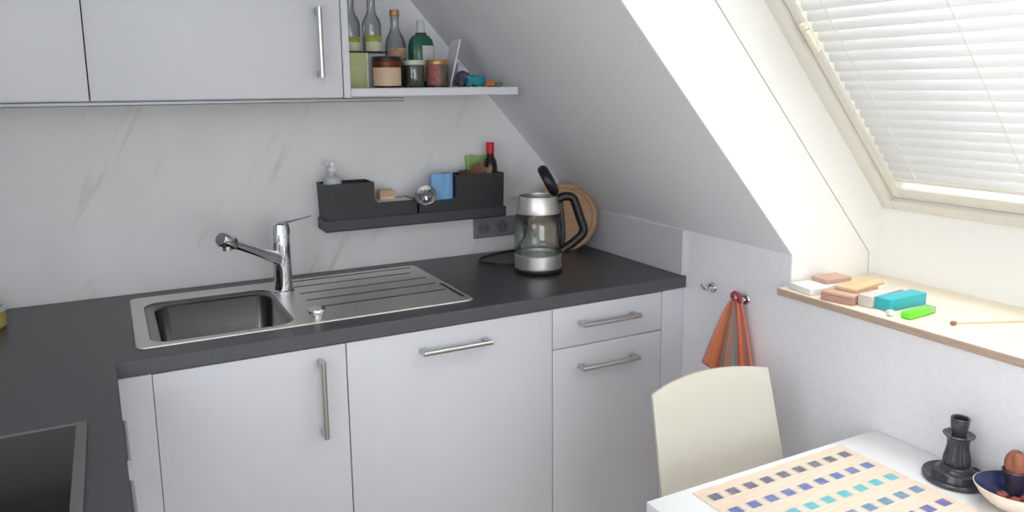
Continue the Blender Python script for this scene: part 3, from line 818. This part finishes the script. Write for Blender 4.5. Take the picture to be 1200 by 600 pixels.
b = B(); lathe(b, [(0, .003), (.029, .003), (.030, .006), (.030, .086), (0, .088)], (*cc, SZ), 28); obj('contents', b, mat('amber_syrup', (186, 132, 46), .2, vary=.2, scale=30), tC)
b = B(); lathe(b, [(0, .2115), (.0145, .2115), (.0145, .228), (.013, .230), (0, .230)], (*cc, SZ), 20); obj('cap', b, cork_m, tC)
lab(tC, cc, .0319, SZ + .088, SZ + .118, 210, 330, mat('label_brown', (160, 132, 110), .7, vary=.3, scale=60))

def jar(name, label, x, y, r, h, glass, content, lidm, lid_h, label_m=None, lr=(200, 330), lz=(.1, .7), lid_r=1.0, fill=.9):
    t = thing(name, label, 'jar', (x, y, SZ))
    b = B(); lathe(b, [(0, .001), (r * .92, .001), (r, .005), (r, h - .014), (r * .93, h - .004), (r * .9, h)], (x, y, SZ), 32); obj('glass_jar', b, glass, t)
    b = B(); lathe(b, [(0, .004), (r * .88, .004), (r * .955, .008), (r * .955, h * fill), (0, h * fill)], (x, y, SZ), 32); obj('contents', b, content, t)
    b = B(); lathe(b, [(0, h + .0005), (r * lid_r * .97, h - .008), (r * lid_r, h - .007), (r * lid_r, h + lid_h - .008), (r * lid_r * .97, h + lid_h - .006), (0, h + lid_h - .006)], (x, y, SZ), 32); obj('lid', b, lidm, t)
    if label_m: lab(t, (x, y), r * 1.012, SZ + h * lz[0], SZ + h * lz[1], lr[0], lr[1], label_m)
    return t
jar('honey_jar', 'wide amber jar with black lid and beige label', .2475, -.288, .0425, .084, amber_glass, mat('amber_fill', (158, 104, 54), .5, vary=.2), mat('black_lid', (34, 30, 34), .35), .0105, mat('label_beige', (196, 172, 146), .7, vary=.08, scale=120), (185, 318), (.07, .68), 1.01, .93)
jar('spice_jar', 'small jar of grey-green herbs with pale lid, right of the amber jar', .3385, -.262, .0318, .074, spice_glass, mat('dried_herbs', (104, 106, 96), .8, vary=.35, scale=160), mat('pale_lid', (196, 198, 186), .4), .012, None)
tj = jar('spice_jar', 'small jar with gold lid and reddish label, rightmost of the jars', .4145, -.262, .0335, .076, spice_glass, mat('seeds', (128, 116, 88), .8, vary=.4, scale=220), mat('gold_lid', (186, 150, 92), .3, .7), .012, mat('label_red', (152, 92, 86), .6, vary=.3, scale=90), (185, 262), (.08, .92))
# green bottle
t = thing('detergent_bottle', 'green bottle with rounded shoulders and large white label', 'bottle', (.402, -.165, SZ))
c = (.404, -.160)
gm = thin_glass('green_plastic', (60, 120, 96), .3)
b = B(); 
L = []
for r_, z in ((.040, .001), (.0425, .005), (.0425, .105), (.0415, .130), (.037, .146), (.028, .157), (.018, .163)):
    L.append([(c[0] + r_ * math.cos(a), c[1] + r_ * .62 * math.sin(a), SZ + z) for a in [2 * math.pi * i / 36 for i in range(36)]])
loft(b, L, cap0=True, cap1=True); obj('bottle', b, mat('green_liquid', (52, 118, 92), .2, vary=.06, trans=.35), t)
b = B(); lathe(b, [(0, .1635), (.0165, .1635), (.0165, .167), (.015, .168), (.0135, .190), (.013, .205), (0, .206)], (*c, SZ), 24); obj('cap', b, soap_m, t)
b = B(); lathe(b, [(.017, .1632), (.0175, .1634), (.0175, .1668), (.017, .167)], (*c, SZ), 24); obj('neck_ring', b, black_pl, t)
b = B()
A = [math.radians(262 + (362 - 262) * i / 14) for i in range(15)]
def el(a, z): return (c[0] + .0432 * math.cos(a), c[1] + .0432 * .62 * math.sin(a) - .0004, SZ + z)
V = [[b.verts.new(el(a, z)) for a in A] for z in (.02, .128)]
for i in range(14): b.faces.new((V[0][i], V[0][i + 1], V[1][i + 1], V[1][i]))
obj('paper_label', b, mat('label_white', (205, 206, 204), .6, vary=.05, scale=90), t)
# leaning pale board, bag, teal packet and small oddments
b = B(); box(b, -.0025, .0025, -.035, .035, 0, .148, .001, 1, 0, Matrix.Translation((.4535, -.235, SZ + .0004)) @ Matrix.Rotation(math.radians(14), 4, 'Y'))
tag(obj('cutting_mat', b, mat('milky_sheet', (214, 216, 219), .4, vary=.01), origin=(.46, -.2, SZ)), 'thin whitish mat leaning at the end of the jars', 'mat')
def lump(name, label, cat, c, s, m, seed, rough=.25, freq=2.2, rz=0):
    random.seed(seed); ph = [random.random() * 6 for _ in range(6)]
    b = B(); bmesh.ops.create_icosphere(b, subdivisions=4, radius=1)
    for v in b.verts:
        n = v.co.normalized()
        k = 1 + rough * (math.sin(n.x * freq * 2 + ph[0]) * math.sin(n.y * freq * 2.3 + ph[1]) + .6 * math.sin(n.z * freq * 4 + ph[2] + n.x * 3) * math.sin(n.x * freq * 3.7 + ph[3]))
        v.co = Vector((max(-1, min(1, n.x * 1.25)), max(-1, min(1, n.y * 1.25)), max(-1, min(1, n.z * 1.25)))) * k
    lo = min(v.co.z for v in b.verts)
    for v in b.verts: v.co = Matrix.Rotation(rz, 3, 'Z') @ Vector((v.co.x * s[0], v.co.y * s[1], (v.co.z - lo) * s[2])) + Vector(c)
    return tag(obj(name, b, m, origin=c, angle=60), label, cat)
lump('plastic_bag', 'crumpled whitish bag behind the teal packet on the shelf', 'bag', (.497, -.225, SZ + .0003), (.015, .03, .029), mat('bag_white', (198, 200, 206), .35, vary=.06), 3, .25, 3)
lump('packet', 'dark purplish packet between the whitish mat and teal packet', 'packet', (.497, -.262, SZ + .0003), (.018, .018, .021), mat('packet_purple', (78, 70, 92), .5, vary=.2), 5, .16, 2.6)
lump('packet', 'teal foil packet near the right end of the shelf', 'packet', (.522, -.30, SZ + .0003), (.029, .022, .0155), mat('packet_teal', (36, 128, 146), .45, vary=.15), 8, .14, 2.4)
lump('clip', 'small orange clip right of the teal packet', 'clip', (.5625, -.318, SZ + .0003), (.012, .010, .008), mat('clip_orange', (196, 122, 70), .5, vary=.15), 9, .3, 3)
lump('clip', 'small green clip nearest the right end of the shelf', 'clip', (.592, -.30, SZ + .0003), (.016, .012, .0055), mat('clip_green', (104, 136, 96), .5, vary=.15), 12, .3, 3)

# pot at the left edge of the worktop
t = thing('glass_jar', 'small yellowish jar with pale rim at the far left of the worktop', 'jar', (-.79, -.19, .9003))
c = (-.789, -.19, .9003)
b = B(); lathe(b, [(0, 0), (.034, 0), (.039, .006), (.040, .03), (.0385, .042)], c, 32); obj('jar_body', b, mat('yellow_glass', (176, 160, 92), .2, vary=.15), t)
b = B(); lathe(b, [(.0385, .0425), (.041, .044), (.041, .053), (.039, .055), (.034, .055), (.033, .046), (0, .045)], c, 32); obj('rim', b, [mat('pale_rim', (206, 206, 200), .35)], t)
b = B(); lathe(b, [(.0, .047), (.030, .047), (.0315, .049), (.0, .050)], c, 28); obj('contents', b, black_pl, t)

# ------------------------------------------------------------------ hooks and towel on the knee wall
def hook(label, y, z):
    t = thing('wall_hook', label, 'hook', (XW, y, z), 0, 'chrome wall hooks')
    rot = Matrix.Rotation(math.radians(-90), 4, 'Y')
    b = B(); lathe(b, [(0, .0004), (.0155, .0004), (.016, .003), (.0145, .006), (.009, .008), (.0, .008)], (XW, y, z), 28, 0, rot); obj('base_plate', b, chrome, t)
    b = B(); tube(b, smoothpath([(XW - .007, y, z), (XW - .020, y, z - .004), (XW - .032, y, z + .001), (XW - .038, y, z + .010)], 5), [.0055] * 15 + [.005], 12)
    lathe(b, [(0, -.008), (.006, -.005), (.0082, 0), (.006, .005), (0, .008)], (XW - .038, y, z + .010), 16); obj('peg', b, chrome, t)
hook('bare chrome wall hook below the end of the worktop', -.752, .889)
hook('chrome wall hook carrying the striped towel', -.888, .886)

tw = bpy.data.materials.new('striped_towel'); tw.use_nodes = True
nt = tw.node_tree; p = nt.nodes['Principled BSDF']; p.inputs['Roughness'].default_value = .95; p.inputs['Specular IOR Level'].default_value = .1
uvn = N(nt, 'ShaderNodeUVMap'); sp_ = N(nt, 'ShaderNodeSeparateXYZ'); nt.links.new(uvn.outputs[0], sp_.inputs[0])
rp = N(nt, 'ShaderNodeValToRGB'); rp.color_ramp.interpolation = 'CONSTANT'
cols = [(0, (120, 186, 190)), (.06, (222, 128, 106)), (.14, (232, 150, 84)), (.19, (214, 92, 92)), (.27, (232, 138, 92)), (.31, (168, 96, 104)), (.36, (120, 112, 100)), (.42, (176, 128, 120)), (.47, (140, 178, 186)), (.53, (220, 120, 102)), (.62, (232, 160, 92)), (.66, (208, 84, 92)), (.73, (230, 132, 92)), (.79, (128, 178, 178)), (.82, (214, 112, 102)), (.91, (232, 148, 88)), (.96, (206, 86, 100))]
e = rp.color_ramp.elements
e[0].position = 0; e[0].color = lin(cols[0][1]) + (1,); e[1].position = cols[1][0]; e[1].color = lin(cols[1][1]) + (1,)
for ps, cl in cols[2:]: x = e.new(ps); x.color = lin(cl) + (1,)
nt.links.new(sp_.outputs[0], rp.inputs[0])
wv = N(nt, 'ShaderNodeMath', operation='MULTIPLY'); wv.inputs[1].default_value = 46; nt.links.new(sp_.outputs[0], wv.inputs[0])
fr_ = N(nt, 'ShaderNodeMath', operation='FRACT'); nt.links.new(wv.outputs[0], fr_.inputs[0])
gt = N(nt, 'ShaderNodeMath', operation='GREATER_THAN'); gt.inputs[1].default_value = .62; nt.links.new(fr_.outputs[0], gt.inputs[0])
mu = N(nt, 'ShaderNodeMath', operation='MULTIPLY'); mu.inputs[1].default_value = .38; nt.links.new(gt.outputs[0], mu.inputs[0])
mxn = N(nt, 'ShaderNodeMix', data_type='RGBA'); nt.links.new(mu.outputs[0], mxn.inputs['Factor']); nt.links.new(rp.outputs[0], mxn.inputs['A']); mxn.inputs['B'].default_value = lin((232, 178, 138)) + (1,)
nt.links.new(mxn.outputs['Result'], p.inputs['Base Color'])
t = thing('towel', 'coral and turquoise striped towel hanging from a wall hook behind the chair', 'towel', (1.05, -.888, .60))
b = B(); uvl = b.loops.layers.uv.new('UVMap')
NU, NV = 72, 26
G = {}
for i in range(NU + 1):
    u = i / NU
    for j in range(NV + 1):
        v = j / NV                               # 0 at the hook, 1 at the hem
        spread = .12 + .88 * v ** .85
        yb = -.742 - .245 * u                    # along the wall at the hem
        if u < .3: yb = -.752 - .06 * (u / .3)
        else: yb = -.812 - .172 * ((u - .3) / .7)
        yt = -.888 + .012 * (.5 - u)
        y = yt + (yb - yt) * spread
        bot = .668 - .030 * min(1, u / .25) - .055 * max(0, u - .25)
        z = .884 + (bot - .884) * v + .006 * math.sin(u * 18) * v
        x = 1.062 - .016 * math.sin(u * 19.5 + .4) * (.35 + .65 * v) - .010 * math.sin(u * 7) * v - .012 * (1 - v)
        G[i, j] = b.verts.new((x, y, z))
for i in range(NU):
    for j in range(NV):
        f = b.faces.new((G[i, j], G[i + 1, j], G[i + 1, j + 1], G[i, j + 1]))
        for l, (a, c) in zip(f.loops, ((i, j), (i + 1, j), (i + 1, j + 1), (i, j + 1))): l[uvl].uv = (a / NU, c / NV)
tow = obj('towel_cloth', b, tw, t, angle=80)
so = tow.modifiers.new('thickness', 'SOLIDIFY'); so.thickness = .003; so.offset = 0
b = B(); tube(b, smoothpath([(1.052, -.880, .878), (1.046, -.872, .897), (1.045, -.884, .910), (1.046, -.900, .904), (1.05, -.902, .888), (1.052, -.893, .878)], 5), .0052, 8)
obj('hanging_loop', b, mat('red_loop', (168, 66, 72), .9, vary=.2, scale=200), t)

# ------------------------------------------------------------------ chair
t = thing('dining_chair', 'cream plastic chair with curved backrest tucked under the table', 'chair', (.75, -1.3, FZ))
b = B()
NX, NZ = 24, 20
V = {}
for s in (0, 1):
    for i in range(NX + 1):
        for j in range(NZ + 1):
            u = i / NX * 2 - 1; v = j / NZ
            hw = .1925 - .0155 * v ** 1.3
            ztop = .7985 + .0165 * (1 - u * u)
            z = .37 + (ztop - .37) * v
            # the back leans away from the table, bowed across its width
            y = -1.225 + .105 * ((z - .37) / .44) ** 1.1 - .022 * u * u + (.006 if s else -.006)
            ex = max(abs(u) - .96, 0) / .04; ez = max(v - .985, 0) / .015
            y += (-1 if s else 1) * .003 * max(ex, ez)
            V[s, i, j] = b.verts.new((0.7305 + hw * u - .003 * (1 - v), y, z))
for i in range(NX):
    for j in range(NZ):
        for s in (0, 1): b.faces.new((V[s, i, j], V[s, i + 1, j], V[s, i + 1, j + 1], V[s, i, j + 1]))
for i in range(NX):
    for j in (0, NZ): b.faces.new((V[0, i, j], V[0, i + 1, j], V[1, i + 1, j], V[1, i, j]))
for j in range(NZ):
    for i in (0, NX): b.faces.new((V[0, i, j], V[0, i, j + 1], V[1, i, j + 1], V[1, i, j]))
obj('backrest', b, chair_m, t)
b = B(); loft(b, [rr(.543, .918, -1.60, -1.205, .05, z, 6) for z in (.362, .368)] + [rr(.539, .922, -1.604, -1.201, .054, z, 6) for z in (.372, .384)] + [rr(.545, .916, -1.598, -1.207, .05, .390, 6)], True, True)
obj('seat', b, chair_m, t)
for x, y, dx, dy in ((.573, -1.235, -.02, .03), (.888, -1.235, .02, .03), (.573, -1.565, -.02, -.02), (.888, -1.565, .02, -.02)):
    b = B(); tube(b, [(x, y, .3615), (x + dx * .5, y + dy * .5, .16), (x + dx, y + dy, FZ + .0005)], [.019, .017, .013], 14); obj('leg', b, chair_m, t)

# ------------------------------------------------------------------ table and the things on it
TZ = .67
t = thing('table', 'white rectangular table pushed against the wall under the sill', 'table', (.75, -1.75, FZ))
b = B(); box(b, .403, XW - .002, -1.325, -2.22, TZ - .026, TZ, .002, 2); obj('tabletop', b, table_m, t)
b = B(); box(b, .435, XW - .03, -1.36, -1.378, TZ - .10, TZ - .0265); box(b, .435, XW - .03, -2.185, -2.167, TZ - .10, TZ - .0265); box(b, .435, .453, -1.378, -2.167, TZ - .10, TZ - .0265); box(b, XW - .048, XW - .03, -1.378, -2.167, TZ - .10, TZ - .0265)
obj('apron', b, table_m, t)
for x in (.455, XW - .05):
    for y in (-1.38, -2.165):
        b = B(); box(b, x - .025, x + .025, y - .025, y + .025, FZ + .0005, TZ - .0268, .002, 1); obj('leg', b, table_m, t)

# placemat with rows of woven squares
pm = bpy.data.materials.new('woven_placemat'); pm.use_nodes = True
nt = pm.node_tree; p = nt.nodes['Principled BSDF']; p.inputs['Roughness'].default_value = .9; p.inputs['Specular IOR Level'].default_value = .1
tcn = N(nt, 'ShaderNodeTexCoord'); s3 = N(nt, 'ShaderNodeSeparateXYZ'); nt.links.new(tcn.outputs['Object'], s3.inputs[0])
def mth(op, a, c=None):
    n = N(nt, 'ShaderNodeMath', operation=op)
    for i, q in enumerate((a, c)):
        if q is None: continue
        if isinstance(q, (int, float)): n.inputs[i].default_value = q
        else: nt.links.new(q, n.inputs[i])
    return n.outputs[0]
PX0, PX1, PY0, PY1 = .503, .941, -1.3445, -1.662
pu = mth('SUBTRACT', s3.outputs[0], -.0)            # object origin is the mat's rear left corner
pv = mth('MULTIPLY', s3.outputs[1], -1.0)
CS, RS = .0470, .0577
uu = mth('DIVIDE', mth('SUBTRACT', pu, .0295 - CS * .5), CS); vv = mth('DIVIDE', mth('SUBTRACT', pv, .0360 - RS * .5), RS)
inu = mth('LESS_THAN', mth('ABSOLUTE', mth('SUBTRACT', mth('FRACT', uu), .5)), .265)
inv_ = mth('LESS_THAN', mth('ABSOLUTE', mth('SUBTRACT', mth('FRACT', vv), .5)), .195)
halo = mth('LESS_THAN', mth('ABSOLUTE', mth('SUBTRACT', mth('FRACT', uu), .5)), .40)
okc = mth('MULTIPLY', mth('GREATER_THAN', uu, 0.0), mth('LESS_THAN', uu, 9.0)); okr = mth('MULTIPLY', mth('GREATER_THAN', vv, 0.0), mth('LESS_THAN', vv, 5.0))
rows = mth('MULTIPLY', inv_, okr)
msk = mth('MULTIPLY', mth('MULTIPLY', inu, rows), okc)
rr_ = N(nt, 'ShaderNodeValToRGB'); rr_.color_ramp.interpolation = 'CONSTANT'
ec = rr_.color_ramp.elements
rc = [(100, 106, 128), (92, 118, 172), (94, 180, 190), (98, 138, 170), (98, 100, 162)]
ec[0].position = 0; ec[0].color = lin(rc[0]) + (1,); ec[1].position = .2; ec[1].color = lin(rc[1]) + (1,)
for k in (2, 3, 4): q = ec.new(.2 * k); q.color = lin(rc[k]) + (1,)
nt.links.new(mth('DIVIDE', vv, 5.0), rr_.inputs[0])
ns = N(nt, 'ShaderNodeTexNoise'); ns.inputs['Scale'].default_value = 55; mpn = N(nt, 'ShaderNodeMapping'); mpn.inputs['Scale'].default_value = (.35, 6, 1)
nt.links.new(tcn.outputs['Object'], mpn.inputs[0]); nt.links.new(mpn.outputs[0], ns.inputs['Vector'])
rb = N(nt, 'ShaderNodeValToRGB'); rb.color_ramp.elements[0].position = .35; rb.color_ramp.elements[0].color = lin((221, 200, 180)) + (1,); rb.color_ramp.elements[1].position = .65; rb.color_ramp.elements[1].color = lin((233, 215, 197)) + (1,)
nt.links.new(ns.outputs['Fac'], rb.inputs[0])
ns2 = N(nt, 'ShaderNodeTexNoise'); ns2.inputs['Scale'].default_value = 60; nt.links.new(tcn.outputs['Object'], ns2.inputs['Vector'])
fac = mth('MULTIPLY', msk, mth('MULTIPLY_ADD', ns2.outputs['Fac'], .5)); nt.nodes[-1].inputs[2].default_value = .62 if nt.nodes[-1].operation == 'MULTIPLY_ADD' else 0
for n_ in nt.nodes:
    if n_.type == 'MATH' and n_.operation == 'MULTIPLY_ADD': n_.inputs[1].default_value = .5; n_.inputs[2].default_value = .62
mh = N(nt, 'ShaderNodeMix', data_type='RGBA'); nt.links.new(mth('MULTIPLY', mth('MULTIPLY', mth('MULTIPLY', halo, rows), okc), .22), mh.inputs['Factor']); nt.links.new(rb.outputs[0], mh.inputs['A']); nt.links.new(rr_.outputs[0], mh.inputs['B'])
mf = N(nt, 'ShaderNodeMix', data_type='RGBA'); nt.links.new(fac, mf.inputs['Factor']); nt.links.new(mh.outputs['Result'], mf.inputs['A']); nt.links.new(rr_.outputs[0], mf.inputs['B'])
nt.links.new(mf.outputs['Result'], p.inputs['Base Color'])
bp = N(nt, 'ShaderNodeBump'); bp.inputs['Strength'].default_value = .35; bp.inputs['Distance'].default_value = .002; nt.links.new(ns.outputs['Fac'], bp.inputs['Height']); nt.links.new(bp.outputs[0], p.inputs['Normal'])
b = B(); box(b, PX0, PX1, PY1, PY0, TZ + .0003, TZ + .0028, .0008, 1)
tag(obj('placemat', b, pm, origin=(PX0, PY0, TZ)), 'beige woven placemat with rows of blue and turquoise squares', 'placemat')

# candle holder
cx_, cy_ = 1.0225, -1.5615
t = thing('candle_holder', 'dark glazed candle holder with fluted column on a round foot', 'candle holder', (cx_, cy_, TZ))
glaze = mat('dark_glaze', (62, 60, 66), .22, vary=.25, scale=60, spec=.6)
b = B(); lathe(b, [(0, .0005), (.056, .0005), (.0615, .003), (.063, .008), (.0615, .0115), (.058, .010), (.045, .008), (.042, .014), (.0405, .019), (.037, .021), (.0335, .022), (.032, .028), (.029, .032), (.024, .034), (0, .034)], (cx_, cy_, TZ), 48); obj('foot', b, glaze, t)
b = B(); lathe(b, [(0, .0345), (.0235, .0345), (.0265, .040), (.0262, .046), (.0230, .060), (.0205, .074), (.0210, .086), (.0235, .094), (0, .0945)], (cx_, cy_, TZ), 72, rfun=lambda a, z: 1 - .085 * (1 + math.cos(a * 18)) * .5 * (1 if .037 < z < .09 else 0)); obj('column', b, glaze, t)
b = B(); lathe(b, [(0, .0950), (.022, .0950), (.0285, .0965), (.0305, .1000), (.0285, .1012), (.022, .0995), (0, .0995)], (cx_, cy_, TZ), 40); obj('drip_dish', b, glaze, t)
b = B(); lathe(b, [(0, .0998), (.0125, .0998), (.0165, .112), (.0178, .128), (.0180, .135), (.0168, .136), (.0135, .134), (.0125, .120), (0, .118)], (cx_, cy_, TZ), 32); obj('candle_cup', b, glaze, t)

# bowl with nuts, and the egg-shaped bud in a dark cup standing in it
bx, by = 1.0105, -1.6815
t = thing('bowl', 'small cream bowl with wavy rim and dark blue inside', 'bowl', (bx, by, TZ))
b = B()
wav = lambda a, z: 1 + (.045 * math.sin(3 * a + 1.0)) * max(0, (z - .015) / .045)
lathe(b, [(0, .0005), (.026, .0005), (.030, .003), (.044, .013), (.057, .027), (.0650, .0425), (.0655, .0445), (.0638, .0450)], (bx, by, TZ), 48, 0, None, wav)
lathe(b, [(.0638, .0450), (.0620, .0430), (.053, .029), (.040, .0155), (.026, .008), (0, .007)], (bx, by, TZ), 48, 1, None, wav)
bmesh.ops.remove_doubles(b, verts=b.verts[:], dist=.0001)
obj('bowl_body', b, [mat('cream_stoneware', (228, 214, 196), .4, vary=.06, scale=40), mat('blue_glaze', (58, 62, 104), .15, vary=.35, scale=60)], t)
t = thing('egg_cup', 'dark blue cup with brown bud-shaped ornament standing in the cream bowl', 'cup', (1.0275, -1.674, TZ + .0092))
c = (1.0275, -1.674, TZ + .0092)
b = B(); lathe(b, [(0, 0), (.018, 0), (.019, .003), (.0145, .010), (.0145, .026), (.017, .040), (.0225, .056), (.0235, .060), (.0215, .0615), (.015, .050), (0, .042)], c, 32); obj('cup', b, mat('cup_glaze', (64, 58, 74), .2, vary=.3, scale=60), t)
b = B(); lathe(b, [(0, .046), (.010, .046), (.0165, .056), (.0200, .066), (.0198, .076), (.0175, .086), (.0125, .094), (.0085, .099), (.0035, .0975), (0, .095)], c, 48, rfun=lambda a, z: 1 + .10 * math.sin(a * 6 + z * 60) * min(1, max(0, (z - .058) / .02))); obj('bud', b, mat('brown_bud', (150, 92, 70), .6, vary=.25, scale=60), t)
for k, (dx, dy, s) in enumerate(((-.022, -.018, .011), (-.006, -.030, .010), (-.020, .006, .010), (.006, -.022, .0095))):
    lump('nut', ('reddish nut at the left side of the cream bowl', 'reddish nut nearest the front rim of the cream bowl', 'reddish nut behind the others in the cream bowl', 'reddish nut beside the dark cup in the cream bowl')[k], 'nut', (bx + dx, by + dy, TZ + .0155 + (0, .004, 0, 0)[k]), (s * 1.1, s * .85, s * .8), mat('nut_red', (150, 76, 62), .5, vary=.3, scale=120), 20 + k, .12, 2.0)

# ------------------------------------------------------------------ things on the sill
SL = .9589
def sillbox(name, label, cat, cx, cy, dx, dy, z0, h, rot, m, bev=.0015):
    b = B(); box(b, -dx / 2, dx / 2, -dy / 2, dy / 2, z0, z0 + h, bev, 2, 0, Matrix.Translation((cx, cy, 0)) @ Matrix.Rotation(math.radians(rot), 4, 'Z'))
    return tag(obj(name, b, m, origin=(cx, cy, z0)), label, cat)
sillbox('booklet', 'flat white booklet at the left end of the sill', 'booklet', 1.135, -1.105, .15, .085, SL, .016, -8, mat('booklet_white', (232, 230, 228), .6))
sillbox('notebook', 'small pinkish notebook lying on the white booklet', 'notebook', 1.175, -1.098, .085, .055, SL + .0163, .012, -6, mat('notebook_pink', (206, 168, 150), .6))
t = thing('wooden_box', 'reddish wooden box near the sill edge with a pale board on top', 'box', (1.12, -1.20, SL))
mtx = Matrix.Translation((1.125, -1.196, SL)) @ Matrix.Rotation(math.radians(14), 4, 'Z')
wood_red = mat('red_wood', (184, 142, 126), .6, vary=.12, scale=30, stretch=(1, 8, 12))
b = B(); box(b, -.068, .068, -.041, .041, 0, .0165, .001, 1, 0, mtx); obj('box_body', b, wood_red, t)
b = B(); box(b, -.068, .068, -.041, .041, .017, .0235, .001, 1, 0, mtx); obj('box_lid', b, mat('red_wood_light', (204, 164, 146), .6, vary=.1, scale=30), t)
sillbox('cover_board', 'pale thin board lying across the reddish wooden box', 'board', 1.160, -1.196, .135, .058, SL + .024, .009, 10, mat('pale_board', (222, 190, 150), .6, vary=.1, scale=20))
sillbox('card_box', 'narrow pale grey box between wooden box and turquoise box', 'box', 1.155, -1.262, .136, .036, SL, .028, 6, mat('grey_card', (206, 200, 190), .7))
sillbox('soap_box', 'turquoise box on the sill beside the green lighter', 'box', 1.1665, -1.3075, .134, .041, SL, .029, 0, mat('turquoise_card', (60, 178, 190), .5, vary=.05))
t = thing('lighter', 'bright green lighter lying in front of the turquoise box', 'lighter', (1.14, -1.375, SL))
mtx = Matrix.Translation((1.134, -1.376, SL)) @ Matrix.Rotation(math.radians(5), 4, 'Z')
b = B(); box(b, -.052, .040, -.0135, .0135, 0, .016, .005, 3, 0, mtx); obj('lighter_body', b, mat('lime_green', (110, 232, 52), .3, vary=.05), t)
b = B(); box(b, .0405, .056, -.012, .012, .001, .015, .003, 2, 0, mtx); obj('metal_head', b, nickel, t)
lump('bottle_cap', 'small white cap between turquoise box and green lighter', 'cap', (1.078, -1.346, SL), (.008, .008, .006), mat('cap_white', (225, 225, 225), .4), 31, .08, 2)
t = thing('incense_stick', 'thin stick with small brown head lying on the sill', 'stick', (1.2, -1.49, SL))
b = B(); tube(b, [(1.134, -1.462, SL + .0035), (1.345, -1.550, SL + .0022)], .0014, 8); obj('stick', b, mat('stick_tan', (196, 172, 146), .7), t)
b = B(); tube(b, [(1.126, -1.4585, SL + .0052), (1.130, -1.460, SL + .0052), (1.138, -1.4637, SL + .0050)], [.003, .005, .0035], 10); obj('stick_head', b, mat('head_brown', (150, 112, 92), .7), t)
